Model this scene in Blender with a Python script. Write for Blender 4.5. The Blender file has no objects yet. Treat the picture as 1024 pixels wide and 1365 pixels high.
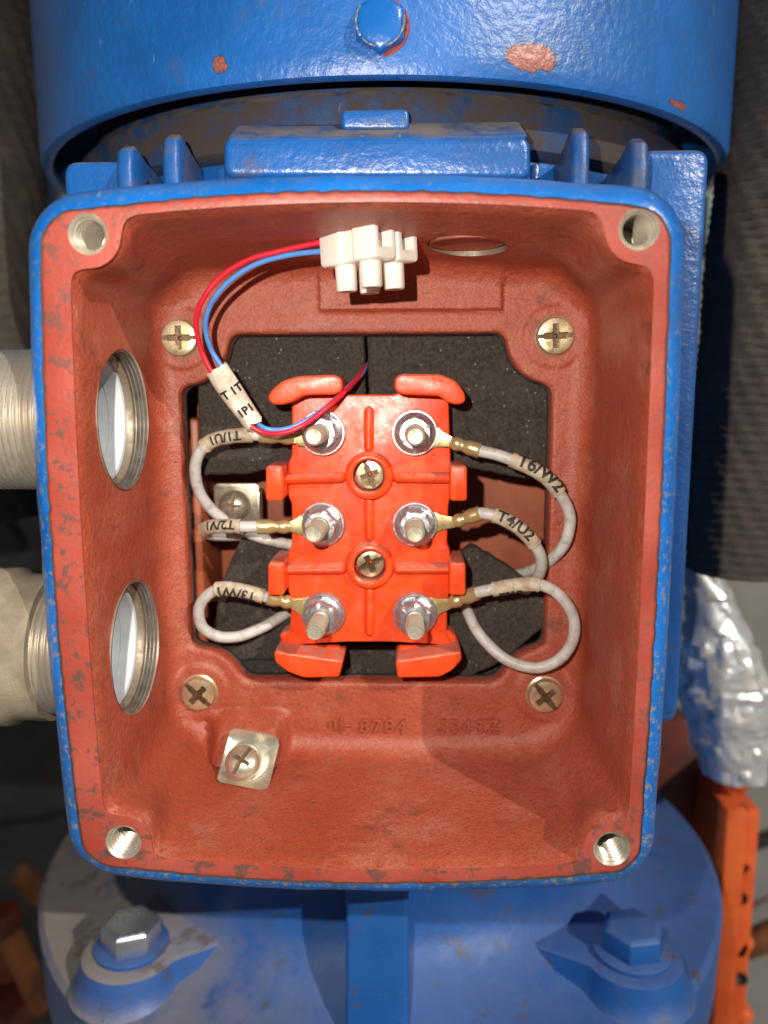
import bpy, bmesh, math, random
import numpy as np
from mathutils import Vector, Matrix, Quaternion, noise as mnoise

random.seed(7)
rng = np.random.default_rng(7)
sc = bpy.context.scene
COL = sc.collection
MM = 0.001                      # every shape below is written in millimetres
rad = math.radians

# ------------------------------------------------------------------ camera
F_PX, W_PX, CX_PX, CY_PX = 1060.0, 1024.0, 512.0, 682.5
CAM = np.array([9.408, -165.0, 35.358])
PITCH, YAW, ROLL = 0.1544, 0.0301, -0.0034
FW = np.array([-math.sin(YAW)*math.cos(PITCH), math.cos(YAW)*math.cos(PITCH), -math.sin(PITCH)])
_rt = np.array([math.cos(YAW), math.sin(YAW), 0.0]); _up = np.cross(_rt, FW)
RT = _rt*math.cos(ROLL) + _up*math.sin(ROLL)
UP = -_rt*math.sin(ROLL) + _up*math.cos(ROLL)

cam_d = bpy.data.cameras.new('camera'); cam = bpy.data.objects.new('camera', cam_d); COL.objects.link(cam)
cam_d.sensor_fit = 'HORIZONTAL'; cam_d.sensor_width = 36.0; cam_d.lens = 36.0*F_PX/W_PX
cam_d.clip_start = 0.005; cam_d.clip_end = 50.0
M3 = Matrix((RT, UP, -FW)).transposed().to_4x4(); M3.translation = Vector(CAM*MM)
cam.matrix_world = M3
cam_d.dof.use_dof = True; cam_d.dof.focus_distance = 0.193; cam_d.dof.aperture_fstop = 13.0
cam_d.dof.aperture_blades = 0
sc.camera = cam

# ------------------------------------------------------------------ light
SUN_AZ, SUN_EL = rad(41), rad(31)          # to the right of the box axis, above the horizon
SUN = Vector((math.sin(SUN_AZ)*math.cos(SUN_EL), -math.cos(SUN_AZ)*math.cos(SUN_EL), math.sin(SUN_EL)))
world = bpy.data.worlds.new('World'); sc.world = world; world.use_nodes = True
wn = world.node_tree; sky = wn.nodes.new('ShaderNodeTexSky'); sky.sky_type = 'NISHITA'; sky.sun_disc = False
sky.sun_elevation = SUN_EL; sky.sun_rotation = math.atan2(SUN.x, SUN.y)
wn.nodes['Background'].inputs['Strength'].default_value = 0.05
wn.links.new(sky.outputs[0], wn.nodes['Background'].inputs['Color'])
sun_d = bpy.data.lights.new('sun', 'SUN'); sun_d.energy = 3.9; sun_d.angle = rad(0.5); sun_d.color = (1.0, 0.94, 0.84)
sun = bpy.data.objects.new('sun', sun_d); COL.objects.link(sun)
sun.rotation_euler = (-SUN).to_track_quat('-Z', 'Y').to_euler()
# the photographer's phone torch, up and to the left of the lens
fl_d = bpy.data.lights.new('phone_torch', 'SPOT'); fl_d.energy = 4.2; fl_d.spot_size = rad(125); fl_d.spot_blend = 1.0; fl_d.shadow_soft_size = 0.0016
fl_d.color = (1.0, 0.91, 0.79)
fl = bpy.data.objects.new('phone_torch', fl_d); COL.objects.link(fl)
fl.matrix_world = Matrix.Translation(Vector((CAM - RT*25 + UP*24)*MM)) @ (Quaternion(Vector(RT), rad(-4)).to_matrix() @ M3.to_3x3()).to_4x4()

sc.view_settings.view_transform = 'Standard'; sc.view_settings.look = 'None'
sc.view_settings.exposure = -0.82; sc.view_settings.gamma = 1.0
sc.cycles.max_bounces = 8; sc.cycles.caustics_reflective = False; sc.cycles.caustics_refractive = False
sc.cycles.sample_clamp_indirect = 4.0

# ------------------------------------------------------------------ helpers
def ray(px, py): return FW + RT*(px-CX_PX)/F_PX - UP*(py-CY_PX)/F_PX
def P(px, py, y):                # point seen at a pixel, at a given real depth
    d = ray(px, py); return CAM + d*((y-CAM[1])/d[1])
def XZ(px, py, y): p = P(px, py, y); return (p[0], p[2])
def PZ(px, py, z):
    d = ray(px, py); return CAM + d*((z-CAM[2])/d[2])

ORG = {}
class MB:
    def __init__(s): s.v = []; s.f = []; s.m = []
    def add(s, v, f, m=0):
        b = len(s.v); s.v += [tuple(map(float, p)) for p in v]
        s.f += [tuple(b+i for i in q) for q in f]; s.m += [m]*len(f); return s
    def box(s, c, d, rot=None, m=0):
        q = [Vector((x*d[0]/2, y*d[1]/2, z*d[2]/2)) for x in (-1, 1) for y in (-1, 1) for z in (-1, 1)]
        if rot is not None: q = [rot @ p for p in q]
        q = [p + Vector(c) for p in q]
        return s.add(q, [(0,1,3,2),(4,6,7,5),(0,4,5,1),(2,3,7,6),(0,2,6,4),(1,5,7,3)], m)
    def rings(s, rings, caps=(True, True), loop=False, m=0):
        n = len(rings[0]); v = [p for r in rings for p in r]; f = []
        k = len(rings)
        for i in range(k if loop else k-1):
            a = i*n; b = ((i+1) % k)*n
            for j in range(n):
                j2 = (j+1) % n; f.append((a+j, a+j2, b+j2, b+j))
        if not loop:
            if caps[0]: f.append(tuple(reversed(range(n))))
            if caps[1]: f.append(tuple(range((k-1)*n, k*n)))
        return s.add(v, f, m)
    def lathe(s, prof, org=(0,0,0), axis=(0,0,1), n=32, caps=(True, True), m=0, hexa=None, phase=0.0):
        q = Vector((0,0,1)).rotation_difference(Vector(axis).normalized()); o = Vector(org); R = []
        for r, h in prof:
            R.append([o + q @ Vector((r*math.cos(2*math.pi*j/n+phase), r*math.sin(2*math.pi*j/n+phase), h)) for j in range(n)])
        return s.rings(R, caps, m=m)
    def tube(s, path, r, n=14, caps=(True, True), m=0):
        T = tangents(path); nrm = frames(path, T); R = []
        for i, p in enumerate(path):
            rr = r[i] if hasattr(r, '__len__') else r
            a = nrm[i]; b = np.cross(T[i], a)
            R.append([p + rr*(math.cos(t)*a + math.sin(t)*b) for t in np.linspace(0, 2*math.pi, n, endpoint=False)])
        return s.rings(R, caps, m=m)
    def prism(s, poly, y0, y1, bev=0.0, m=0, seg=3):
        """outline in (x, z), front at y0 (towards the camera), back at y1, rounded front edge"""
        p = np.array(poly, float)
        if np.sum(p[:,0]*np.roll(p[:,1],-1) - np.roll(p[:,0],-1)*p[:,1]) < 0: p = p[::-1]
        rs = []
        if bev > 0:
            e_ = np.linalg.norm(np.roll(p,-1,0)-p, axis=1); bev = bev
            for k in range(seg+1):
                t = math.pi/2*k/seg
                rs.append((bev*(1-math.sin(t)), y0 + bev*(1-math.cos(t))))
        else: rs = [(0, y0)]
        rs.append((0, y1)); R = []
        for off, y in rs:
            q = inset(p, off); R.append([(a, y, b) for a, b in q])
        return s.rings(R, m=m)
    def build(s, name, mat, parent=None, org=None, bevel=0.0, seg=2, sharp=38, smooth=True):
        if org is None: org = ORG.get(parent.name, (0,0,0)) if parent else (0,0,0)
        me = bpy.data.meshes.new(name)
        o3 = np.array(org, float)
        v = (np.array(s.v, float) - o3)*MM
        me.from_pydata(v.tolist(), [], s.f)
        mats = mat if isinstance(mat, (list, tuple)) else [mat]
        for m in mats: me.materials.append(m)
        for p, k in zip(me.polygons, s.m): p.material_index = k
        bm = bmesh.new(); bm.from_mesh(me)
        bmesh.ops.recalc_face_normals(bm, faces=bm.faces)
        if bevel > 0:
            es = [e for e in bm.edges if len(e.link_faces) == 2 and e.calc_face_angle() > rad(32)]
            bmesh.ops.bevel(bm, geom=es, offset=bevel*MM, segments=seg, profile=0.5, affect='EDGES', clamp_overlap=True)
        bm.to_mesh(me); bm.free()
        if smooth:
            me.shade_smooth(); me.set_sharp_from_angle(angle=rad(sharp))
        o = bpy.data.objects.new(name, me); COL.objects.link(o)
        if parent: o.parent = parent
        else: o.location = Vector(org)*MM
        ORG[o.name] = tuple(org)
        return o

def inset(p, d):
    if d == 0: return p
    a = p - np.roll(p, 1, 0); b = np.roll(p, -1, 0) - p
    a /= np.linalg.norm(a, axis=1)[:,None]+1e-9; b /= np.linalg.norm(b, axis=1)[:,None]+1e-9
    na = np.c_[-a[:,1], a[:,0]]; nb = np.c_[-b[:,1], b[:,0]]
    n = na + nb; n /= np.linalg.norm(n, axis=1)[:,None]+1e-9
    c = np.clip((n*na).sum(1), 0.5, 1)
    return p + n*(d/c)[:,None]
def round_poly(p, r, seg=5):
    """round every corner of a polygon by radius r"""
    p = [np.array(q, float) for q in p]; out = []
    for i in range(len(p)):
        a, b, c = p[i-1], p[i], p[(i+1) % len(p)]
        rr = r[i] if hasattr(r, '__len__') else r
        u = a-b; w = c-b; lu = np.linalg.norm(u); lw = np.linalg.norm(w)
        k = min(rr, lu*0.48, lw*0.48)
        s_ = b+u/lu*k; e_ = b+w/lw*k
        for t in np.linspace(0, 1, seg+1): out.append((1-t)**2*s_ + 2*t*(1-t)*b + t*t*e_)
    return [tuple(q) for q in out]
def rrect(x0, x1, z0, z1, r, seg=5): return round_poly([(x0,z0),(x1,z0),(x1,z1),(x0,z1)], r, seg)
def tangents(path):
    path = np.array(path); t = np.gradient(path, axis=0); return t/(np.linalg.norm(t, axis=1)[:,None]+1e-12)
def frames(path, T, ref=None):
    if ref is None:
        ref = np.array([0,0,1.0]) if abs(T[0][2]) < .9 else np.array([1.0,0,0])
    n = ref - T[0]*np.dot(ref, T[0]); n /= np.linalg.norm(n); out = [n]
    for i in range(1, len(path)):
        n = out[-1] - T[i]*np.dot(out[-1], T[i]); n /= np.linalg.norm(n)+1e-12; out.append(n)
    return out
def spline(pts, step=0.7):
    """centripetal Catmull-Rom, resampled evenly"""
    p = np.array(pts, float); p = np.vstack([2*p[0]-p[1], p, 2*p[-1]-p[-2]]); out = []
    for i in range(1, len(p)-2):
        p0, p1, p2, p3 = p[i-1], p[i], p[i+1], p[i+2]
        d = [max(np.linalg.norm(b-a), 1e-6)**.5 for a, b in ((p0,p1),(p1,p2),(p2,p3))]
        t0 = 0; t1 = d[0]; t2 = t1+d[1]; t3 = t2+d[2]
        for t in np.linspace(t1, t2, 24, endpoint=False):
            a1 = (t1-t)/(t1-t0)*p0+(t-t0)/(t1-t0)*p1; a2 = (t2-t)/(t2-t1)*p1+(t-t1)/(t2-t1)*p2; a3 = (t3-t)/(t3-t2)*p2+(t-t2)/(t3-t2)*p3
            b1 = (t2-t)/(t2-t0)*a1+(t-t0)/(t2-t0)*a2; b2 = (t3-t)/(t3-t1)*a2+(t-t1)/(t3-t1)*a3
            out.append((t2-t)/(t2-t1)*b1+(t-t1)/(t2-t1)*b2)
    out.append(p[-2]); out = np.array(out)
    L = np.r_[0, np.cumsum(np.linalg.norm(np.diff(out, axis=0), axis=1))]
    n = max(4, int(L[-1]/step)); s = np.linspace(0, L[-1], n)
    return np.c_[[np.interp(s, L, out[:,k]) for k in range(3)]].T
def arclen(path): return np.r_[0, np.cumsum(np.linalg.norm(np.diff(path, axis=0), axis=1))]
def nearest_s(path, pt):
    L = arclen(path); return L[np.argmin(np.linalg.norm(path-np.array(pt), axis=1))]
def sub_path(path, s0, s1, n=24):
    L = arclen(path); s = np.linspace(s0, s1, n); return np.c_[[np.interp(s, L, path[:,k]) for k in range(3)]].T

def tag(o, label, cat, group=None, kind=None):
    if label: o['label'] = label
    if cat: o['category'] = cat
    if group: o['group'] = group
    if kind: o['kind'] = kind
    return o
def thing(name, org, label, cat, group=None):
    o = bpy.data.objects.new(name, None); COL.objects.link(o); o.location = Vector(org)*MM
    o.empty_display_size = 0.01; ORG[o.name] = tuple(org); return tag(o, label, cat, group)
def cut(o, cutters):
    for c in cutters:
        m = o.modifiers.new('b', 'BOOLEAN'); m.operation = 'DIFFERENCE'; m.solver = 'EXACT'; m.material_mode = 'TRANSFER'; m.object = c
    bpy.context.view_layer.update()
    me = bpy.data.meshes.new_from_object(o.evaluated_get(bpy.context.evaluated_depsgraph_get()))
    me.name = o.data.name; o.modifiers.clear(); o.data = me
    for c in cutters: bpy.data.objects.remove(c)
    o.data.shade_smooth(); o.data.set_sharp_from_angle(angle=rad(32))
    return o
def font_mesh(txt, size, extrude, bold=0.0, res=3, space=1.0):
    c = bpy.data.curves.new('t', 'FONT'); c.body = txt; c.size = 1.0; c.extrude = extrude/size; c.offset = bold; c.resolution_u = res; c.space_character = space
    o = bpy.data.objects.new('t', c); COL.objects.link(o); bpy.context.view_layer.update()
    me = bpy.data.meshes.new_from_object(o.evaluated_get(bpy.context.evaluated_depsgraph_get()))
    bm = bmesh.new(); bm.from_mesh(me); bmesh.ops.triangulate(bm, faces=bm.faces)
    for _ in range(4):
        es = [e for e in bm.edges if e.calc_length()*size > .5]
        if not es: break
        bmesh.ops.subdivide_edges(bm, edges=es, cuts=1); bmesh.ops.triangulate(bm, faces=bm.faces)
    bm.to_mesh(me); bm.free()
    v = np.array([list(q.co) for q in me.vertices])*size; f = [tuple(p.vertices) for p in me.polygons]
    bpy.data.objects.remove(o); bpy.data.curves.remove(c); bpy.data.meshes.remove(me)
    return v, f
def fbm(p, s, o=3):
    return mnoise.fractal(Vector(p)*s, 1.0, 2.0, o)

# ------------------------------------------------------------------ materials
class NT:
    def __init__(s, name):
        s.mat = bpy.data.materials.new(name); s.mat.use_nodes = True; s.t = s.mat.node_tree
        s.b = s.t.nodes['Principled BSDF']; s.o = s.t.nodes['Material Output']
        tc = s.t.nodes.new('ShaderNodeTexCoord'); mp = s.t.nodes.new('ShaderNodeMapping'); mp.inputs['Scale'].default_value = (1000,)*3
        s.t.links.new(tc.outputs['Object'], mp.inputs['Vector']); s.co = mp.outputs[0]
    def n(s, kind, **kw):
        nd = s.t.nodes.new(kind)
        for k, v in kw.items():
            if k in nd.inputs: s.set(nd.inputs[k], v)
            else: setattr(nd, k, v)
        return nd
    def set(s, sock, v):
        if hasattr(v, 'is_output') or hasattr(v, 'links'): s.t.links.new(v, sock)
        else:
            if isinstance(v, (tuple, list)) and len(v) == 3 and sock.type == 'RGBA': v = (*v, 1)
            sock.default_value = v
    def noise(s, scale, detail=4, rough=.55, co=None, dist=0.0):
        return s.n('ShaderNodeTexNoise', Vector=co or s.co, Scale=scale, Detail=detail, Roughness=rough, Distortion=dist).outputs['Fac']
    def ramp(s, fac, a, b, va=0.0, vb=1.0):
        nd = s.n('ShaderNodeMapRange', Value=fac); nd.inputs[1].default_value = a; nd.inputs[2].default_value = b
        nd.inputs[3].default_value = va; nd.inputs[4].default_value = vb; nd.interpolation_type = 'SMOOTHSTEP'; return nd.outputs[0]
    def mix(s, fac, a, b):
        nd = s.t.nodes.new('ShaderNodeMix'); nd.data_type = 'RGBA'
        s.set(nd.inputs[0], fac); s.set(nd.inputs[6], a); s.set(nd.inputs[7], b); return nd.outputs[2]
    def math(s, op, a, b=0.0, clamp=False):
        nd = s.t.nodes.new('ShaderNodeMath'); nd.operation = op; nd.use_clamp = clamp
        s.set(nd.inputs[0], a); s.set(nd.inputs[1], b); return nd.outputs[0]
    def stretch(s, sc_): 
        return s.n('ShaderNodeVectorMath', operation='MULTIPLY').outputs[0] if False else s._st(sc_)
    def _st(s, sc_):
        nd = s.t.nodes.new('ShaderNodeVectorMath'); nd.operation = 'MULTIPLY'; s.t.links.new(s.co, nd.inputs[0]); nd.inputs[1].default_value = sc_; return nd.outputs[0]
    def near(s, pt, r, wob=0.0, wsc=0.3, sq=(1,1,1)):
        """1 inside a ragged blot of radius r (mm) round a point in object space"""
        d = s.t.nodes.new('ShaderNodeVectorMath'); d.operation = 'SUBTRACT'; s.t.links.new(s.co, d.inputs[0]); d.inputs[1].default_value = pt
        e = s.t.nodes.new('ShaderNodeVectorMath'); e.operation = 'MULTIPLY'; s.t.links.new(d.outputs[0], e.inputs[0]); e.inputs[1].default_value = sq
        l = s.t.nodes.new('ShaderNodeVectorMath'); l.operation = 'LENGTH'; s.t.links.new(e.outputs[0], l.inputs[0])
        v = l.outputs['Value']
        if wob: v = s.math('ADD', v, s.math('MULTIPLY', s.math('SUBTRACT', s.noise(wsc*.8, 7, .68), .5), wob*2))
        return s.ramp(v, r*.96, r*1.04, 1, 0)
    def sep(s):
        nd = s.t.nodes.new('ShaderNodeSeparateXYZ'); s.t.links.new(s.co, nd.inputs[0]); return nd.outputs
    def normz(s):
        g = s.t.nodes.new('ShaderNodeNewGeometry'); nd = s.t.nodes.new('ShaderNodeSeparateXYZ'); s.t.links.new(g.outputs['Normal'], nd.inputs[0]); return nd.outputs[2]
    def bump(s, h, strength=.3, dist=.2, prev=None):
        nd = s.n('ShaderNodeBump', Height=h, Strength=strength); nd.inputs['Distance'].default_value = dist*MM
        if prev is not None: s.t.links.new(prev, nd.inputs['Normal'])
        s.t.links.new(nd.outputs[0], s.b.inputs['Normal']); s.t.links.new(nd.outputs[0], s.b.inputs['Coat Normal']); return nd.outputs[0]
    def done(s, color=None, rough=None, metal=None, **kw):
        if color is not None: s.set(s.b.inputs['Base Color'], color)
        if rough is not None: s.set(s.b.inputs['Roughness'], rough)
        if metal is not None: s.set(s.b.inputs['Metallic'], metal)
        for k, v in kw.items(): s.set(s.b.inputs[k], v)
        return s.mat

def m_red():
    t = NT('red oxide primer')
    big = t.ramp(t.noise(.022, 5), .35, .68)
    c = t.mix(big, (.335, .062, .029), (.43, .098, .054))
    dusty = t.ramp(t.noise(.06, 6, .65), .48, .78)
    c = t.mix(t.math('MULTIPLY', dusty, .45), c, (.52, .26, .19))
    fine = t.noise(1.6, 3)
    c = t.mix(t.ramp(fine, .36, .66, 0, .55), c, (.23, .038, .022)); c = t.mix(t.ramp(t.noise(1.1, 5, .7), .58, .72, 0, .4), c, (.50, .20, .13))
    soot = t.ramp(t.noise(.075, 8, .74), .54, .72, 0, .62)
    c = t.mix(soot, c, (.075, .036, .026))
    speck = t.ramp(t.noise(.85, 3), .66, .72, 0, .75)
    c = t.mix(speck, c, (.05, .03, .025))
    pale = t.ramp(t.noise(.9, 2, co=t._st((1, 1.7, 1.2))), .75, .79, 0, .5)
    c = t.mix(pale, c, (.6, .42, .34))
    b = t.bump(t.noise(.45, 6, .6), .75, .55); t.bump(t.noise(1.9, 4), .7, .25, b)
    return t.done(c, t.math('ADD', t.ramp(big, 0, 1, .40, .52), t.math('MULTIPLY', soot, .3)))
def m_rim():
    t = NT('worn red rim paint')
    c = t.mix(t.ramp(t.noise(.05, 4), .35, .65), (.29, .042, .026), (.37, .075, .055))
    wear = t.ramp(t.noise(.20, 8, .75), .50, .58, 0, .85)
    sx = t.sep(); low = t.ramp(t.math('ADD', sx[2], t.math('MULTIPLY', sx[0], .9)), 170, 10, .3, 1.0)
    c = t.mix(t.math('MULTIPLY', wear, low), c, (.085, .055, .045))
    chip = t.ramp(t.noise(.8, 5, .65), .66, .70, 0, .5)
    c = t.mix(t.math('MULTIPLY', chip, low), c, (.36, .30, .27))
    b = t.bump(t.noise(.8, 4), .45, .3)
    return t.done(c, .42)
def m_blue(name, chips=0.0, dust=0.3, dirt=.4, spots=(), peel=.45, base=(.005, .125, .46), rough=.27, coat=.4, crough=.30, grime=(.56, .70), gcol=(.105, .085, .072)):
    t = NT(name)
    c = t.mix(t.ramp(t.noise(.03, 4), .3, .7), tuple(x*.85 for x in base), tuple(min(1, x*1.2+.002) for x in base))
    c = t.mix(t.ramp(t.noise(.5, 5, .65), .55, .8, 0, .35), c, (.05, .17, .42))
    scuff = t.ramp(t.noise(.25, 6, .7, co=t._st((1, 1, .35))), .64, .72, 0, .5)
    c = t.mix(scuff, c, (.28, .36, .47))
    g = t.ramp(t.noise(.07, 6, .7), *grime, 0, dirt)
    c = t.mix(g, c, gcol)
    up = t.math('MULTIPLY', t.ramp(t.normz(), .35, .95), t.ramp(t.noise(.09, 6, .62), .32, .60))
    c = t.mix(t.math('MULTIPLY', up, dust), c, (.23, .195, .165))
    if chips:
        k = t.math('MULTIPLY', t.ramp(t.noise(.6, 6, .72), .70-chips, .735-chips, 0, .9), t.ramp(t.sep()[2], 160, 30, .15, 1))
        c = t.mix(k, c, t.mix(t.noise(2.5, 2), (.05, .045, .045), (.42, .38, .33)))
    for pt, r, wob, sq, col in spots:
        c = t.mix(t.near(pt, r*1.12, wob, .6, sq), c, (.02, .05, .12))
        c = t.mix(t.near(pt, r, wob, .6, sq), c, t.mix(t.ramp(t.noise(1.2, 5, .7), .35, .65), tuple(x*.55 for x in col), col))
    b = t.bump(t.noise(.38, 3), peel, .35); t.bump(t.noise(1.7, 2), peel*.5, .1, b)
    return t.done(c, t.math('ADD', t.math('MULTIPLY', g, .35), rough), **{'Coat Weight': coat, 'Coat Roughness': crough})
def m_orange():
    t = NT('orange moulded plastic')
    c = t.mix(t.ramp(t.noise(.12, 3), .3, .7), (.76, .056, .009), (.84, .078, .014))
    d = t.math('MULTIPLY', t.ramp(t.normz(), .3, .9), t.ramp(t.noise(.45, 6, .7), .30, .60))
    c = t.mix(t.math('MULTIPLY', d, .75), c, (.36, .22, .165))
    c = t.mix(t.ramp(t.noise(1.3, 3), .68, .76, 0, .35), c, (.7, .35, .25))
    scuff = t.ramp(t.noise(.16, 7, .72), .52, .72, 0, .30)
    c = t.mix(scuff, c, (.46, .17, .09))
    c = t.mix(t.ramp(t.noise(2.1, 3), .70, .76, 0, .45), c, (.25, .09, .06))
    b = t.bump(t.noise(.6, 3), .25, .2); t.bump(t.noise(2.4, 3), .25, .1, b)
    return t.done(c, t.math('ADD', t.math('MULTIPLY', scuff, .6), t.ramp(t.noise(.3, 3), .3, .7, .27, .42)), **{'Subsurface Weight': .0, 'Subsurface Scale': .002, 'Subsurface Radius': (1, .3, .1)})
def m_metal(name, a, b, rough=.28, nsc=.5, scratch=.15, dirt=.2, metal=.62):
    t = NT(name)
    c = t.mix(t.ramp(t.noise(nsc, 4), .35, .65), a, b)
    g = t.ramp(t.noise(nsc*2.2, 5, .7), .58, .74, 0, dirt)
    c = t.mix(g, c, (.06, .045, .03))
    t.bump(t.noise(3.0, 3), scratch, .08)
    return t.done(c, t.math('ADD', t.math('MULTIPLY', g, .5), t.ramp(t.noise(nsc, 3), .3, .7, rough*.75, rough*1.3)), metal)
def m_plain(name, a, b, rough=.5, nsc=.2, bump=.2, bsc=1.2, **kw):
    t = NT(name); c = t.mix(t.ramp(t.noise(nsc, 5, .6), .35, .65), a, b)
    if bump: t.bump(t.noise(bsc, 4), bump, .25)
    return t.done(c, rough, **kw)
def m_foam():
    t = NT('black foam')
    c = t.mix(t.ramp(t.noise(1.1, 6, .75), .35, .65), (.020, .0155, .013), (.068, .053, .044))
    v = t.n('ShaderNodeTexVoronoi', Vector=t.co, Scale=1.0); wv = t.n('ShaderNodeTexWhiteNoise', Vector=v.outputs['Position'])
    dot = t.math('MULTIPLY', t.ramp(v.outputs['Distance'], .14, .26, 1, 0), t.math('MULTIPLY', t.math('GREATER_THAN', wv.outputs[0], .84), t.ramp(t.noise(.12, 4, .65), .42, .62)))
    c = t.mix(t.math('MULTIPLY', dot, .75), c, (.50, .47, .44))
    c = t.mix(t.ramp(t.noise(.09, 5, .6), .5, .75, 0, .4), c, (.085, .065, .052)); h = t.noise(1.5, 5, .7); b = t.bump(h, .9, .6); t.bump(t.noise(.25, 3), .6, .8, b)
    return t.done(c, .85)
def m_concrete(name, a, b, sc_=.02):
    t = NT(name); c = t.mix(t.ramp(t.noise(sc_, 6, .65), .3, .7), a, b)
    c = t.mix(t.ramp(t.noise(sc_*12, 4), .62, .75, 0, .4), c, tuple(x*.5 for x in a)); t.bump(t.noise(sc_*9, 5), .5, 1.5)
    return t.done(c, .85)
def m_woven():
    t = NT('black woven sleeve')
    w = t.n('ShaderNodeTexWave', Vector=t.co, Scale=.30, Distortion=2.5, Detail=2); w.bands_direction = 'Z'
    c = t.mix(t.noise(.35, 6, .7), (.022, .018, .015), (.10, .080, .065))
    c = t.mix(t.ramp(t.noise(.05, 4), .5, .75, 0, .5), c, (.15, .12, .095))
    b = t.bump(w.outputs['Fac'], .5, .6); t.bump(t.noise(1.0, 4, .7), .6, .6, b)
    return t.done(c, .8)

def m_wire():
    t = NT('grey white insulation'); c = t.mix(t.ramp(t.noise(.08, 4), .3, .7), (.46, .445, .43), (.58, .565, .55))
    c = t.mix(t.ramp(t.noise(.35, 6, .72), .46, .68, 0, .6), c, (.27, .225, .18)); c = t.mix(t.ramp(t.noise(1.3, 3), .68, .74, 0, .6), c, (.08, .065, .05))
    t.bump(t.noise(.9, 4), .2, .15); return t.done(c, .46)
M = dict(
    red=m_red(), rim=m_rim(),
    blue_box=m_blue('blue paint on box', chips=.15, dirt=.25, dust=.2),
    blue_frame=m_blue('blue paint on frame', dirt=.5, dust=.8, rough=.34, coat=.8, peel=.8, base=(.008, .11, .40)),
    orange=m_orange(),
    zinc=m_metal('bright zinc', (.66, .68, .71), (.52, .55, .60), .30, .9, dirt=.22, metal=.9),
    brassy=m_metal('yellow zinc steel', (.72, .62, .33), (.62, .52, .38), .27, .5, dirt=.35, metal=.78),
    stud=m_metal('pale stud', (.80, .76, .62), (.70, .65, .50), .28, .6, dirt=.15, metal=.7),
    brass=m_metal('brass lug', (.60, .46, .20), (.52, .42, .22), .30, .5, dirt=.35),
    thread=m_metal('bare steel thread', (.66, .60, .50), (.52, .46, .37), .34, .4, dirt=.28, metal=.7),
    dark_steel=m_metal('dark steel', (.34, .32, .30), (.20, .18, .16), .35, .25, dirt=.4),
    insul=m_wire(), 
    sleeve=m_plain('cream marker sleeve', (.36, .285, .20), (.54, .46, .35), .6, .45, .5, 1.5),
    sleeve_clear=m_plain('pale marker sleeve', (.40, .34, .265), (.58, .52, .43), .4, .4, .45, 1.2),
    ink=m_plain('black print', (.012, .011, .011), (.03, .028, .027), .6, .5, 0),
    red_wire=m_plain('red insulation', (.62, .012, .035), (.70, .02, .05), .33, .2, .05),
    blue_wire=m_plain('blue insulation', (.07, .22, .62), (.09, .27, .68), .33, .2, .05),
    nylon=m_plain('white nylon', (.80, .78, .69), (.84, .82, .75), .30, .1, .08, .8, **{'Subsurface Weight': .5, 'Subsurface Scale': .004, 'Subsurface Radius': (1, .9, .7)}),
    clamp=m_metal('pale gold zinc', (.74, .70, .56), (.66, .60, .45), .26, .25, dirt=.15, metal=.8),
    recess=m_metal('dark recess', (.19, .12, .07), (.12, .075, .045), .3, .8, dirt=.3),  # darker brown metal for the faces cut into screw heads
    bore=m_metal('dull bore', (.30, .25, .185), (.20, .165, .125), .5, .3, dirt=.4, metal=.45),
    foam=m_foam(), black=m_plain('black gasket', (.012, .011, .011), (.03, .026, .024), .7, .3, .3),
    tape=m_plain('tan sealing tape', (.20, .165, .115), (.285, .24, .17), .75, .12, .55, 1.6),
    hole_white=m_plain('white pipe lining', (.50, .56, .61), (.60, .65, .69), .5, .1, .15),
    hole_grey=m_plain('grey pipe lining', (.22, .26, .33), (.28, .32, .40), .5, .1, .15),
    woven=m_woven(),
    orange_paint=m_plain('orange painted casting', (.62, .085, .016), (.74, .14, .03), .45, .05, .5, .35),
    rust=m_plain('red brown painted steel', (.20, .032, .016), (.11, .03, .02), .55, .06, .4, .3),
    rust_orange=m_plain('rusty orange steel', (.33, .115, .03), (.14, .05, .02), .7, .04, .4, .3),
    foil=m_metal('aluminium foil', (.86, .86, .87), (.80, .81, .82), .26, .1, .3, dirt=.03, metal=.6),
    concrete=m_concrete('grey concrete', (.26, .245, .22), (.36, .34, .31), .006),
    dark=m_plain('dark grey painted steel', (.030, .030, .032), (.055, .053, .052), .6, .02, .2, .2),
    mint=m_plain('pale green plastic', (.42, .56, .46), (.50, .62, .52), .5, .05, 0),
    white=m_plain('plain white', (.74, .75, .76), (.80, .80, .80), .5, .05, 0),
    cavity=m_plain('brown red primer', (.27, .06, .022), (.36, .09, .034), .45, .06, .3, .5),
)

# ------------------------------------------------------------------ setting: the ground and a wall far behind
b = MB(); b.box((0, 900, -520), (5000, 4200, 20)); tag(b.build('ground', M['concrete'], org=(0, 900, -520), smooth=False), 'grey concrete ground far below the motor', None, kind='structure')
b = MB(); b.box((300, 1150, 400), (5000, 40, 1840)); tag(b.build('wall', M['concrete'], org=(300, 1150, 400), smooth=False), 'grey concrete wall behind the machine', None, kind='structure')

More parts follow.
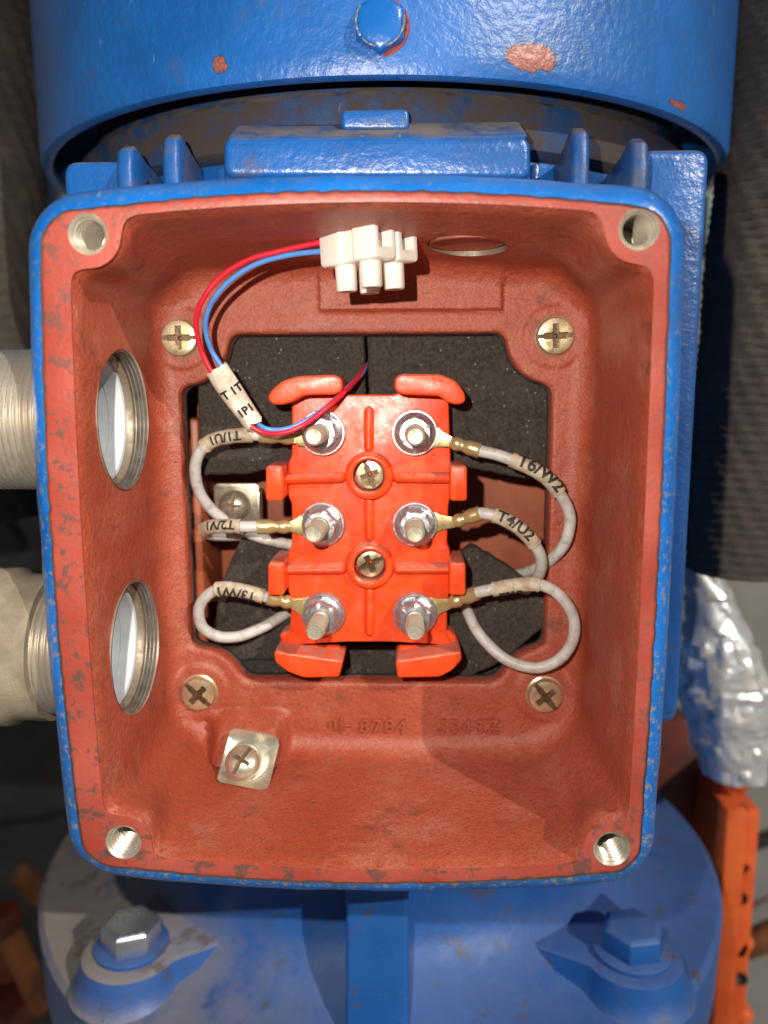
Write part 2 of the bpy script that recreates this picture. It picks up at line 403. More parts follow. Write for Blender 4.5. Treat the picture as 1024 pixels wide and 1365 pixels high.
# ------------------------------------------------------------------ terminal box (cast shell lofted from rings)
N = 840
_t = np.linspace(0, 1, N, endpoint=False)
def _perim(t):
    a, c = 60.0, 70.0; L = np.array([2*c, 2*a, 2*c, 2*a]); s = (t*L.sum()) % L.sum()
    if s < 2*c: return (a, -c+s)
    s -= 2*c
    if s < 2*a: return (a-s, c)
    s -= 2*a
    if s < 2*c: return (-a, c-s)
    s -= 2*c; return (-a+s, -c)
ANG = np.array([math.atan2(*_perim(q)[::-1]) for q in _t]); DIR = np.c_[np.cos(ANG), np.sin(ANG)]
CEN = np.array([-1.0, -0.5])
HOLES = [(-55, 66.25), (55, 66.25), (-55, -66.25), (55, -66.25)]
def sd_rr(X, Z, x0, x1, z0, z1, r, bx, bz):
    cx, cz = (x0+x1)/2, (z0+z1)/2; hx, hz = (x1-x0)/2, (z1-z0)/2
    u = X-cx; w = Z-cz
    hxe = hx - np.where(u > 0, bx*.4, bx)*np.clip(w/hz, -1.2, 1.2)**2; hze = hz - bz*np.clip(u/hx, -1.2, 1.2)**2
    qx = np.abs(u)-hxe+r; qz = np.abs(w)-hze+r
    return np.hypot(np.maximum(qx, 0), np.maximum(qz, 0)) + np.minimum(np.maximum(qx, qz), 0) - r
def smax(a, b_, k):
    h = np.clip(k-np.abs(a-b_), 0, None)/k; return np.maximum(a, b_) + h*h*k/4
RG = np.arange(4, 125, .2)
def ring_r(fn):
    X = CEN[0] + DIR[:,:1]*RG; Z = CEN[1] + DIR[:,1:]*RG; v = fn(X, Z)
    i = np.argmax(v > 0, axis=1); k = np.arange(N); v0 = v[k, i-1]; v1 = v[k, i]
    return RG[i-1] + .2*(-v0)/(v1-v0)
def outer_ring(off, bx=2.8, bz=4.4, r=10.5):
    return ring_r(lambda X, Z: sd_rr(X, Z, -71.4-off, 66.5+off, -80.2-off, 78.4+off, r+off, bx, bz))
def inner_ring(x0, x1, z0, z1, r, top, bot, k=5.0, bx=1.6, bz=3.6):
    def fn(X, Z):
        d = sd_rr(X, Z, x0, x1, z0, z1, r, bx, bz)
        for (hx, hz), R_ in zip(HOLES, (top, top, bot, bot)):
            if R_ > -4: d = smax(d, R_ - np.hypot(X-hx, Z-hz), k)
        return d
    return ring_r(fn)
SCREWS = [(-51.5, 48.8), (48.2, 48.8), (-50.3, -50.8), (48.3, -50.6)]
def open_ring(off=0.0):
    def fn(X, Z):
        d = sd_rr(X, Z, -52.6-off, 48.2+off, -47.6-off, 49.8+off, 3.0, 0, 0)
        for s, R_ in zip(SCREWS, (12.6, 12.6, 12.6, 13.0)): d = smax(d, R_-off - np.hypot(X-s[0], Z-s[1]), 3.5)
        return d
    return ring_r(fn)
def pts(r, y):
    q = CEN + DIR*r[:,None]; yy = np.full(N, y) if np.isscalar(y) else y; return np.c_[q[:,0], yy, q[:,1]]
def sstep(x, a, b_):
    t = np.clip((x-a)/(b_-a), 0, 1); return t*t*(3-2*t)
YF = 52.0
def relief(p):
    """cast relief on the floor: panel, screw seats, sloping earth boss"""
    x, y, z = p[:,0].copy(), p[:,1].copy(), p[:,2].copy()
    deep = sstep(y, 44, 51)
    pan = sstep(x, -14.8, -13.8)*sstep(x, 35.0, 34.0)*sstep(z, 55.2, 56.2)
    y -= 1.1*pan*deep
    groove = np.exp(-((z-55.5)/.45)**2)*sstep(x, -16, -13)*sstep(x, 36, 33) + (np.exp(-((x+14.4)/.45)**2)+np.exp(-((x-34.6)/.45)**2))*sstep(z, 55, 56.5)
    y += .5*np.clip(groove, 0, 1)*deep
    for sx, sz in SCREWS: y -= .7*sstep(np.hypot(x-sx, z-sz), 9.0, 7.4)*deep
    sl = sstep(x, -49.5, -43.0)*sstep(x, -23.5, -29)
    plane = 46.2 + (z+59.5)*.95
    plane = np.where(z > -59.5, 46.2 + (z+59.5)*1.6, plane)
    y -= sl*np.clip(y-plane, 0, 16)
    for i in range(len(x)): y[i] += .18*mnoise.noise(Vector((x[i]*.13, y[i]*.1, z[i]*.13)))
    return np.c_[x, y, z]
rr = []; mats = []
jit = np.array([mnoise.noise(Vector((DIR[i,0]*30, DIR[i,1]*30, 3.3))) for i in range(N)])
bump = np.array([mnoise.noise(Vector((DIR[i,0]*9, DIR[i,1]*9, 1.3))) for i in range(N)])
def R_(p, m): rr.append(p); mats.append(m)        # m is the material of the band that starts at this ring
back_o = outer_ring(.8); R_(pts(back_o, 62.0), 0)
for y, off in ((40, .6), (20, .35), (9, .15), (5.6, 0.0), (3.6, -.45), (2.0, -1.4), (.95, -2.7)): R_(pts(outer_ring(off)+bump*.25, y), 0)
R_(pts(outer_ring(-3.5)+bump*.25, .45), 0); R_(pts(outer_ring(-4.2)+jit*.3, .22), 3)
R_(pts(outer_ring(-4.5)+jit*.3-.12*np.abs(bump), .40), 1); R_(pts(outer_ring(-4.9)+jit*.3, .06), 1)
R_(pts(outer_ring(-5.3)+jit*.2, 0.0), 1)
r_in0 = inner_ring(-60.2, 58.8, -72.6, 71.9, 9, 6.6, 6.4)
r_o = outer_ring(-5.3)
for k in (.33, .66): R_(pts(r_o*(1-k)+r_in0*k, 0.0), 1)
R_(pts(r_in0-.0, 0.05), 1); R_(pts(r_in0+.45, .35), 1); 
R_(pts(inner_ring(-60.0, 58.6, -72.3, 71.6, 9.5, 6.1, 5.9)+.5, 1.1), 2)
for y in (3, 6, 10, 14, 18, 22, 26, 30, 34, 38, 42, 45):
    k = y/46; top = 6.4 - 1.6*sstep(y, 0, 34) - 6*sstep(y, 30, 52); bot = 6.2 - 7.5*sstep(y, 3, 30)
    R_(pts(inner_ring(-60.0+.8*k, 58.6-.5*k, -72.3+3.0*k, 71.6-3.6*k, 10+3*k, top, bot, 6+5*k) + bump*.3, float(y)), 2)
fl = inner_ring(-59.2, 58.1, -69.3, 68.0, 13, 0.6, -3, 11)
FR = 6.0
for a in (20, 40, 60, 78, 90):
    a = rad(a); p = pts(fl - FR*(1-math.cos(a)) + bump*.3*math.cos(a), 46 + FR*math.sin(a)); R_(relief(p), 2)
op = open_ring(1.2); fb = fl - FR
fb = np.maximum(fb, op + .4)
for k in np.linspace(0, 1, 26)[1:]:
    R_(relief(pts(fb*(1-k) + op*k, YF)), 2)
o0 = open_ring(.55); R_(relief(pts(o0, YF+.25)), 2); o1 = open_ring(.1); R_(pts(o1, YF+.9), 2); o2 = open_ring(0); R_(pts(o2, YF+2.2), 2); R_(pts(o2, YF+4.6), 3)
R_(pts(open_ring(-.25), YF+4.8), 3); R_(pts(open_ring(-.25), YF+6.2), 3)
R_(pts(back_o*.5+o2*.5, 60.0), 2)
box_b = MB()
K = len(rr)
vv = np.vstack(rr)
ff = []; fm = []
for i in range(K):
    a = i*N; c = ((i+1) % K)*N
    for j in range(N):
        j2 = (j+1) % N; ff.append((a+j, c+j, c+j2, a+j2)); fm.append(mats[i])
box_b.add(vv, ff); box_b.m = fm
BOX = thing('terminal_box', (0, 60, -78), 'open blue cast terminal box with red primer inside, lid removed', 'terminal box')
shell = box_b.build('shell', [M['blue_box'], M['rim'], M['red'], M['black']], BOX)
cutters = []
for hx, hz in HOLES:
    c = MB(); c.lathe([(4.1, -2), (4.1, -.0), (3.5, .6), (3.5, 17)], (hx, 0, hz), (0, 1, 0), 40); cutters.append(c.build('c', M['thread']))
COND = [(27.0, 28.0, 16.9), (26.8, -29.0, 16.9)]
for y, z, r in COND:
    c = MB(); c.lathe([(r+.5, -2.0), (r, .6), (r, 30)], (-58.2, y, z), (-1, 0, 0), 96); cutters.append(c.build('c', M['thread']))
TOPH = P(622, 318, 33)
c = MB(); c.lathe([(9.4, -8), (9.4, 20)], (TOPH[0], 31.0, 68), (0, 0, 1), 64); cutters.append(c.build('c', M['bore']))
cut(shell, cutters)
# parts of the box
def thread_liner(r, depth, pitch, n=40, wall=.6):
    pr = []; h = .3
    while h < depth: pr += [(r, h), (r, h+pitch*.15), (r-.5, h+pitch*.5), (r-.5, h+pitch*.62)]; h += pitch
    return pr
for hx, hz in HOLES:
    c = MB(); pr = thread_liner(3.47, 15, 1.25)
    c.lathe(pr + [(.01, 15.4)], (hx, .35, hz), (0, 1, 0), 36, caps=(False, False)); c.build('threaded_hole', M['thread'], BOX)
# plug in the hole in the top wall
c = MB(); c.lathe([(.01, -.1), (7.4, -.1), (8.4, -.55), (9.0, -.4), (9.05, 5)], (TOPH[0], 31.0, 69.4), (0, 0, 1), 64, caps=(False, True)); c.build('blanking_plug', M['red'], BOX)

# screw with cross recess and slot, dished like the real ones
def screw_mesh(r, dome, h=2.0, slot=True, name='s'):
    c = MB(); c.lathe([(.01, h+dome)] + [(r*math.sin(a), h+dome*math.cos(a)) for a in np.linspace(.2, 1.2, 6)] + [(r*.985, h*.75), (r, h*.6), (r, -2), (.01, -2)], n=48, caps=(False, False))
    o = c.build(name, M['brassy']); cs = []
    k = MB(); k.box((0, 0, h+dome), (r*1.3, 1.7, 3.6)); cs.append(k.build('c', M['recess']))
    k = MB(); k.box((0, 0, h+dome), (1.7, r*1.3, 3.6)); cs.append(k.build('c', M['recess']))
    if slot:
        k = MB(); k.box((0, 0, h+dome), (r*2.4, 1.25, 1.5)); cs.append(k.build('c', M['recess']))
    k = MB(); k.lathe([(1.5, 1.0), (.35, -1.6)], (0, 0, h+dome-.9), n=12); cs.append(k.build('c', M['recess']))
    cut(o, cs); me = o.data; bpy.data.objects.remove(o); return me
SCR = screw_mesh(4.85, .55, 2.0)
def place(me, name, mat, parent, loc, normal, spin=0.0):
    o = bpy.data.objects.new(name, me); COL.objects.link(o); o.parent = parent
    if mat and not me.materials: me.materials.append(mat)
    og = np.array(ORG.get(parent.name, (0,0,0)))
    o.location = Vector((np.array(loc)-og)*MM); o.rotation_mode = 'QUATERNION'
    q = Vector((0,0,1)).rotation_difference(Vector(normal).normalized())
    # keep local x close to world x before the spin
    x = q @ Vector((1,0,0)); n = Vector(normal).normalized(); want = Vector((1,0,0)) - n*n.x
    ang = math.atan2(n.dot(x.cross(want)), x.dot(want))
    o.rotation_quaternion = Quaternion(n, ang+spin) @ q
    ORG[o.name] = tuple(loc); return o
for (x, z), sp in zip(SCREWS, (0, .04, -.75, -.9)):
    place(SCR, 'floor_screw', None, BOX, (x, YF-.7, z), (0, -1, 0), sp)
    c = MB(); c.lathe([(4.9, .5), (5.35, .25), (5.35, -.6), (4.9, -.6)], (x, YF-.7, z), (0, -1, 0), 48, caps=(False, False)); c.build('washer', M['brassy'], BOX)
# cast lettering and earth sign on the floor
def floor_text(txt, px, py, size, name='cast_lettering'):
    v, f = font_mesh(txt, size, .5, 0.014, space=1.22)
    p0 = P(px, py, YF-.2); c = MB(); c.add([(p0[0]+a, YF-.5-zz, p0[2]+b_) for a, b_, zz in v], f); return c.build(name, M['red'], BOX, sharp=50)
floor_text('8784', 480, 975, 5.8); floor_text('5548Z', 582, 976, 5.8)
e = P(455, 966, YF); c = MB()
for dx, h in ((-3.2, 1.6), (-1.6, 3.4), (.1, 5.2)): c.box((e[0]+dx, YF-.35, e[2]), (.75, .9, h))
c.box((e[0]+1.9, YF-.35, e[2]), (3.0, .9, .75)); c.build('cast_earth_sign', M['red'], BOX, bevel=.2)
# earth clamp on its sloping boss
nrm = Vector((0, -1, .8)).normalized()
def tilt(px, py): 
    c0 = np.array([0, 42.0, -61.0]); d = ray(px, py); n = np.array(nrm); return CAM + d*(np.dot(c0-CAM, n)/np.dot(d, n))
G = thing('earth_clamp', tuple(tilt(334, 1017)), 'square cupped zinc earth clamp plate with screw, on the box\'s lower left floor', 'earth clamp')
q4 = [tilt(*q) for q in ((304, 976), (371, 988), (362, 1056), (298, 1044))]
cc = sum(q4)/4; ux = Vector(q4[1]-q4[0]).normalized(); uz = nrm.cross(ux).normalized(); uz = -uz if uz.z < 0 else uz
def cup_plate(cen, ux, uz, n, w, h, cup, thick, r):
    c = MB(); g = 14; R = []
    for k, (sc_, up) in enumerate(((0, 0), (.35, 0.02), (.6, .12), (.8, .45), (.92, .8), (1.0, 1.0))):
        ring = []
        for q in rrect(-w/2, w/2, -h/2, h/2, r, 6): 
            z = cup*(up)*(abs(q[1])/(h/2))**2 if True else 0
            ring.append(Vector(cen) + ux*q[0]*max(sc_, .01) + uz*q[1]*max(sc_, .01) + n*(cup*up*(abs(q[1]/(h/2))**3)))
        R.append(ring)
    c.rings(R, caps=(True, False)); R2 = [[p - n*thick for p in r_] for r_ in reversed(R)]
    c.rings([R[-1], R2[0]], caps=(False, False)); c.rings(R2, caps=(False, True)); return c
cup_plate(Vector(cc)+nrm*1.9, ux, uz, nrm, 14.2, 14.6, 2.0, .9, 2.4).build('clamp_plate', M['clamp'], G)
c = MB(); c.lathe([(2.2, 0), (5.3, .15), (5.5, .6), (2.2, .8)], Vector(cc)+nrm*2.0, nrm, 40); c.build('spring_washer', M['clamp'], G)
def slot_screw(r, dome):
    c = MB(); c.lathe([(.01, dome)] + [(r*math.sin(a), dome*math.cos(a)) for a in np.linspace(.15, 1.5, 9)] + [(r, -2.2), (.01, -2.2)], n=48, caps=(False, False))
    o = c.build('s', M['clamp']); k = MB(); k.box((0, 0, dome), (r*2.3, 1.15, 2.4)); cs = [k.build('c', M['recess'])]
    k = MB(); k.box((0, 0, dome), (1.1, r*1.0, 2.2)); cs.append(k.build('c', M['recess']))
    cut(o, cs); me = o.data; bpy.data.objects.remove(o); return me
SLOT = slot_screw(4.9, 3.0)
sp = tilt(328, 1021)
place(SLOT, 'clamp_screw', None, G, np.array(sp)+np.array(nrm)*4.3, nrm, 1.05)

# ------------------------------------------------------------------ conduit nipples through the left wall
def conduit(y, z, label, taped):
    T_ = thing('conduit_nipple', (-62, y, z), label, 'conduit', 'conduit nipples through the left wall')
    # threaded sleeve inside the box wall
    pr = [(15.4, 1.6), (16.75, 1.4)]; h = 1.2
    while h > -6: pr += [(16.75, h), (16.25, h-.55)]; h -= 1.1
    c = MB(); c.lathe([(16.95, .3), (16.95, -2.7), (15.8, -2.8), (15.6, -3.0), (15.3, -4.6), (14.9, -4.9), (14.8, -5.2)], (-59.6, y, z), (1, 0, 0), 80, caps=(False, False)); c.build('bore', M['bore'], T_)
    for k in range(3):
        c = MB(); c.lathe([(16.97, -.45), (16.25-.2*k, 0), (16.97, .45)], (-59.6-1.0*k, y, z), (1, 0, 0), 80, caps=(False, False)); c.build('thread_ridge', M['dark_steel'], T_)
    c = MB(); c.lathe([(15.2, -4.6), (14.4, -4.8), (14.1, -5.4), (14.1, -30), (.01, -33)], (-59.6, y, z), (1, 0, 0), 64, caps=(False, False)); c.build('lining', M['hole_white'], T_)
    # outside: nipple with thread, coupling, tape
    pr = [(14.0, 0), (16.2, 0)]; h = 0
    while h < (12 if taped else 24): pr += [(16.2, h+.1), (16.9, h+.75), (16.2, h+1.4)]; h += 1.5
    pr += [(16.2, h+2), (14.0, h+2)]
    c = MB(); c.lathe(pr, (-68.4, y, z), (-1, 0, 0), 72, caps=(False, False)); c.build('thread', M['thread'], T_)
    R = []
    hs = np.linspace(0, 42, 22)
    for i, h in enumerate(hs):
        ring = []
        for j in range(64):
            a = 2*math.pi*j/64
            r0 = (18.0 + 1.3*sstep(h, 8, 10) if taped else 16.8+ 1.6*sstep(h, 6.5, 8)) 
            lap = .5*sstep(((h*1.0 + a*2.2) % 9.0), 0, .6)
            r1 = r0 + lap*(1 if taped or h > 7 else .2) + .35*mnoise.noise(Vector((h*.2, math.cos(a)*2, math.sin(a)*2+z)))
            ring.append((-79.2 - h if taped else -91.5-h, y + r1*math.cos(a), z + r1*math.sin(a)))
        R.append(ring)
    c = MB(); c.rings(R); c.build('tape_wrap' if taped else 'coupling', M['tape'], T_)
conduit(*COND[0][:2], 'upper conduit nipple with bare shiny thread left of the blue box', False)
conduit(*COND[1][:2], 'lower conduit nipple wrapped in tan sealing tape left of the blue box', True)

# ------------------------------------------------------------------ motor
AX = (0.0, 178.0)
MOT = thing('electric_motor', (0, 170, -90), 'blue painted electric motor frame with cooling fins behind the terminal box', 'motor')
c = MB(); c.lathe([(111, -82), (111, 97)], (0, 170, 0), (0, 0, 1), 160); sf = c.build('stator_frame', M['blue_frame'], MOT)
k = MB(); k.prism(rrect(-62.5, 60.5, -60.5, 60.5, 5), 20, 90); cut(sf, [k.build('c', M['cavity'])])
# end shield ring under the hood
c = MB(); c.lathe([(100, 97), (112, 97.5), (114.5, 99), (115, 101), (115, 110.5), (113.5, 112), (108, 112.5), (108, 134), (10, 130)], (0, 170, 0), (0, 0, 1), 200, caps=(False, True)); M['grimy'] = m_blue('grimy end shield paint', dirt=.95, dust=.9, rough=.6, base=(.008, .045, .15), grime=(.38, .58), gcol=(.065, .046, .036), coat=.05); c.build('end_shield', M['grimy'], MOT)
# mounting pad that carries the box
c = MB(); c.prism(rrect(-83.5, 88.6, -62, 89.0, 4), 58.6, 92, 1.5); mp_ = c.build('mounting_pad', M['blue_frame'], MOT)
for xa, xb, zt in ((-83.5, -64, 96.0), (69, 88.6, 97.2)):
    k = MB(); k.prism(rrect(xa, xb, -60, zt, 4), 58.0, 90, 1.6); k.build('pad_ear', M['blue_frame'], MOT)
k = MB(); k.prism(rrect(-62.5, 60.5, -60.5, 60.5, 5), 20, 120); cut(mp_, [k.build('c', M['cavity'])])
M['fin'] = m_blue('dusty fin paint', dirt=.8, dust=.9, rough=.42, coat=.15, base=(.008, .08, .29), grime=(.42, .64), gcol=(.10, .085, .075))
# thick lug right behind the box top
lug = [XZ(*q, 46) for q in ((297, 236), (297, 190), (304, 181), (700, 179), (708, 190), (709, 238))]
c = MB(); c.prism(round_poly(lug, 3.0), 46, 66, 1.8, seg=5); lg = c.build('lifting_lug', M['blue_frame'], MOT)
M['ledge_dust'] = m_plain('tan dust on ledge', (.15, .12, .10), (.22, .185, .15), .9, .15, .5, 1.0)
a0 = P(303, 181, 47.0); a1 = P(703, 180, 47.0)
c = MB(); c.add([(a0[0], 47.0, a0[2]-1.5), (a1[0], 47.0, a0[2]-1.5), (a1[0], 47.2, a0[2]-.1), (a0[0], 47.2, a0[2]-.1), (a1[0]-1, 55.5, a0[2]+5.2), (a0[0]+1, 55.5, a0[2]+5.2), (a1[0], 60, a0[2]-1.5), (a0[0], 60, a0[2]-1.5)], [(0, 1, 2, 3), (3, 2, 4, 5), (5, 4, 6, 7), (7, 6, 1, 0), (1, 6, 4, 2), (0, 3, 5, 7)])
c.build('dusty_ledge', M['fin'], lg, bevel=1.2)
tb = [XZ(*q, 50) for q in ((455, 172), (455, 146), (545, 144), (546, 172))]
c = MB(); c.prism(round_poly(tb, 1.6), 50, 62, .9); c.build('name_boss', M['blue_frame'], MOT)
for x, zt in ((-63.5, 98.2), (-50.6, 100.0), (52.4, 100.2), (68.0, 98.4)):
    yb = 170 - math.sqrt(max(0, 111**2-x*x)); y0 = 45.0 if abs(x) < 55 else 48.0
    prof = [(y0+.6, 79.5), (y0, zt-7), (y0+1.5, zt-2), (y0+5, zt), (y0+12, zt-1.6), (yb+3, zt-3.5), (yb+3, 79.5)]
    R = []
    for k, (dx, ins) in enumerate(((-2.3, 1.2), (-1.7, .35), (-1.0, 0), (1.0, 0), (1.7, .35), (2.3, 1.2))):
        q = inset(np.array(prof[::-1]), ins); R.append([(x+dx, a, b_) for a, b_ in q])
    c = MB(); c.rings(R); c.build('cooling_fin', M['fin'], MOT)
    # low ridge beside each fin
    c = MB(); c.box((x + (8 if x < 0 else -8), yb+1, 88), (2.4, 12, 17)); c.build('frame_ridge', M['blue_frame'], MOT, bevel=.8)

# fan hood
hood_chips = [((P(715, 108, 42)[0], -121.0, 6.0), 6.4, 4.2, (1, .2, 2.1), (.42, .11, .085)),
              ((P(291, 117, 46)[0], -118, 5.2), 2.0, 1.6, (1, .2, 1), (.40, .12, .09)),
              ((P(890, 152, 80)[0], -85, 3.2), 2.4, 1.9, (.5, .2, 1.6), (.42, .11, .085))]
M['blue_hood'] = m_blue('blue paint on hood', dirt=.22, dust=.2, spots=hood_chips, peel=1.0, rough=.40, coat=1.0, crough=.42)
HZ = 110.6
HOOD = thing('fan_hood', (0, 170, HZ), 'blue painted round fan hood with bare edge chips above the terminal box', 'fan hood')
c = MB(); c.lathe([(q-10.2, h) for q, h in ((135.0, 30), (135.0, 6), (133.0, 1.8), (133.6, .3), (135.2, 0), (136.8, .6), (137.4, 2.2), (137.5, 6), (137.7, 75), (137.7, 200), (130, 206))] + [(.01, 206)], (0, 170, HZ), (0, 0, 1), 256, caps=(False, False))
c.lathe([(124.8, 30), (60, 30.5)], (0, 170, HZ), (0, 0, 1), 128, caps=(False, False))
c.build('hood_shell', M['blue_hood'], HOOD)
bp = P(507, 33, 42); M['blue_bolt'] = m_blue('chipped blue bolt paint', chips=.04, dirt=.1, dust=.1)
c = MB(); c.lathe([(.01, 3.4), (4.8, 3.4), (6.0, 3.0), (6.7, 2.5), (6.7, -1), (.01, -1)], (bp[0], 43.0, bp[2]), (0, -1, 0), 6, caps=(False, False), phase=.5)
hb = c.build('hood_bolt', [M['blue_bolt']], HOOD, bevel=.35); 
c = MB(); c.lathe([(5.4, -.6), (7.0, -.5), (7.2, .2), (6.9, .5), (5.0, .6)], (bp[0], 43.3, bp[2]), (0, -1, 0), 40, caps=(False, False)); c.build('paint_ring', M['rim'], hb)
E0 = np.array([bp[0], 39.75, bp[2]])
c = MB()
for a0, a1 in ((-2.4, -1.75), (-1.35, .2), (2.5, 3.75)):
    pa = [E0 + np.array([5.75*math.cos(a), -.02, 5.75*math.sin(a)]) for a in np.linspace(a0, a1, 14)]; c.tube(pa, [.25+.35*abs(mnoise.noise(Vector((i*.9, a0, 0)))) for i in range(14)], 6)
c.build('bare_edge', M['zinc'], hb)

# ------------------------------------------------------------------ bracket flange under the motor
ZF = -163.0
def m_dusty():
    t = NT('dusty blue flange paint')
    c = t.mix(t.ramp(t.noise(.03, 4), .3, .7), (.006, .078, .30), (.010, .10, .37))
    side = t.ramp(t.sep()[0], -105, 0, .92, .16)
    d = t.math('MULTIPLY', t.ramp(t.normz(), .25, .9, .12, 1), t.ramp(t.noise(.035, 7, .6), .24, .50))
    c = t.mix(t.math('MULTIPLY', t.math('MULTIPLY', d, side), .95), c, t.mix(t.noise(.12, 4), (.25, .20, .15), (.33, .275, .21)))
    c = t.mix(t.ramp(t.noise(.11, 5, .6), .57, .68, 0, .6), c, (.085, .06, .042))
    c = t.mix(t.ramp(t.noise(.5, 4, .65), .60, .76, 0, .18), c, (.20, .24, .32))
    b = t.bump(t.noise(.3, 4), .4, .4); t.bump(t.noise(1.5, 3), .3, .15, b)
    return t.done(c, t.ramp(d, 0, 1, .34, .7))
M['blue_dusty'] = m_dusty()
FL = thing('bracket_flange', (-2.6, 170, ZF-30), 'dusty blue round bracket flange with bolts below the terminal box', 'flange')
c = MB(); c.lathe([(20, -34), (136, -34), (142.5, -30), (143.4, -2.6), (141.4, -.5), (131, .2), (122, 1.6), (112, 5), (104, 11), (98.5, 20), (95.8, 32), (95, 45), (95, 75), (20, 75)], (-2.6, 170, ZF), (0, 0, 1), 180, caps=(False, False)); c.build('flange_body', M['blue_dusty'], FL)
# middle rib
c = MB(); xa = XZ(466, 1260, 68)[0]; xb = XZ(545, 1260, 68)[0]
c.prism(round_poly([(xa, ZF+2), (xb, ZF+2), (xb, -70), (xa, -70)], 2.0), 66, 96, 1.4); c.v = [(x, y - (max(0, -95-z)*.28 if y < 80 else 0), z) for x, y, z in c.v]; c.build('rib', M['blue_dusty'], FL)
BOLTS = []
for s, (px, py) in ((-1, (176, 1262)), (1, (842, 1268))):
    q = PZ(px, py, ZF+11.2); BOLTS.append(q)
    # raised seat, flattened lobe running to the neck
    dirv = Vector((-3.5-q[0], 170-q[1], 0)).normalized(); side = Vector((-dirv.y, dirv.x, 0))
    poly = []
    for a in np.linspace(-math.pi*.62, math.pi*.62, 26): poly.append(Vector((q[0], q[1], 0)) - dirv*17*math.cos(a) + side*17*math.sin(a))
    end = Vector((q[0], q[1], 0)) + dirv*28; poly += [end + side*23, end - side*23]
    R = []
    cen = Vector((q[0], q[1], 0)) + dirv*4
    for sc_, z in ((1.20, ZF-.5), (1.11, ZF+1.2), (1.03, ZF+6.5), (.97, ZF+10.2), (.88, ZF+11.2)): R.append([(cen.x+(p.x-cen.x)*sc_, cen.y+(p.y-cen.y)*sc_, z) for p in poly])
    c = MB(); c.rings(R); c.build('bolt_seat', M['blue_dusty'], FL)
# sloping ridge in front of the left seat, small rib stubs
def bar(p, q, w, h, name, parent, mat, bev=.8):
    p = Vector(p); q = Vector(q); d = (q-p); L = d.length; r = d.to_track_quat('X', 'Z').to_matrix(); c = MB(); c.box((p+q)/2, (L, w, h), r); return c.build(name, mat, parent, bevel=bev)
def web(pxs, r, h=0.0):
    c = MB(); pth = spline([PZ(a_, b_, ZF+h) for a_, b_ in pxs], 1.5); n_ = len(pth)
    c.tube(pth, [r*(.35+.65*math.sin(math.pi*min(1, max(0, i/(n_-1))))**.5) for i in range(n_)], 18); return c.build('web', M['blue_dusty'], FL)
web([(176, 1330), (225, 1306), (272, 1282), (300, 1262)], 3.6, .2)
def hexbolt(q, r, h, mat, wash, label, spin):
    T_ = thing('flange_bolt', (q[0], q[1], ZF+11.2), label, 'bolt', 'hex bolts on the bracket flange')
    c = MB(); c.lathe([(.01, 1.9+h), (r*.84, 1.9+h), (r*.97, 1.9+h-1.0), (r, 1.9+h-1.6), (r, 1.9), (.01, 1.9)], (q[0], q[1], ZF+11.2), (0, 0, 1), 6, caps=(False, False), phase=spin); c.build('head', mat, T_, bevel=.4)
    c = MB(); c.lathe([(.01, 0), (r*1.2, 0), (r*1.24, .5), (r*1.24, 1.5), (r*1.15, 2.0), (.01, 2.0)], (q[0], q[1], ZF+11.2), (0, 0, 1), 40, caps=(False, False)); c.build('washer', wash, T_)
M['chip_steel'] = m_blue('worn zinc with blue paint', chips=.0, dirt=.2, dust=.5, base=(.01, .1, .4))
hexbolt(BOLTS[0], 9.9, 8.0, M['zinc'], M['blue_dusty'], 'bare shiny hex bolt on the flange left of the rib', .35)
hexbolt(BOLTS[1], 10.4, 8.2, M['blue_dusty'], M['blue_dusty'], 'blue painted hex bolt on the flange right of the rib', .2)

# ------------------------------------------------------------------ cavity behind the opening and foam
CAV = thing('lead_cavity', (0, 84, -58), 'brown red recess in the motor frame behind the terminal block', 'recess')
c = MB(); c.rings([[(x, y, z) for x, z in rrect(-62, 60, -60, 60, 5)] for y in (58.5, 88)], caps=(False, True)); c.build('recess_wall', M['cavity'], CAV)
c = MB(); c.box((56, 76, 0), (6, 24, 90)); c.build('recess_ridge', M['cavity'], CAV, bevel=2)
c = MB(); c.box((-53, 76, -8), (4, 24, 70)); c.build('recess_ridge', M['cavity'], CAV, bevel=1.5)
def foam(px_poly, y0, y1, label, jag=.35, bev=1.0, tiltv=(0, 0)):
    pl = [XZ(a, b_, y0) for a, b_ in px_poly]; dense = []
    for i in range(len(pl)):
        a = np.array(pl[i]); b_ = np.array(pl[(i+1) % len(pl)]); n = max(2, int(np.linalg.norm(b_-a)/1.3))
        for k in range(n):
            p = a+(b_-a)*k/n; dense.append((p[0]+jag*mnoise.noise(Vector((p[0]*.5, p[1]*.5, 1))), p[1]+jag*mnoise.noise(Vector((p[0]*.5, p[1]*.5, 7)))))
    cx = sum(p[0] for p in dense)/len(dense); cz = sum(p[1] for p in dense)/len(dense)
    c = MB(); c.prism(dense, y0, y1, bev)
    c.v = [(x, y + (x-cx)*tiltv[0] + (z-cz)*tiltv[1], z) for x, y, z in c.v]
    o = c.build('foam_pad', M['foam'], None, org=(cx, y1, cz)); return tag(o, label, 'foam', 'black foam pads in the recess')
foam([(285, 425), (486, 425), (486, 488), (489, 560), (489, 640), (392, 618), (330, 632), (268, 634), (262, 500)], 59.0, 70, 'black foam sheet at the upper left, left of the slit')
foam([(488.5, 425), (690, 425), (760, 500), (760, 645), (690, 637), (600, 618), (491, 640), (491, 500)], 59.5, 70, 'black foam sheet at the upper right behind the orange block')
foam([(322, 712), (400, 718), (420, 800), (420, 880), (285, 880), (290, 790)], 62, 68, 'black foam strip behind the lower left wire loop', tiltv=(.06, .02))
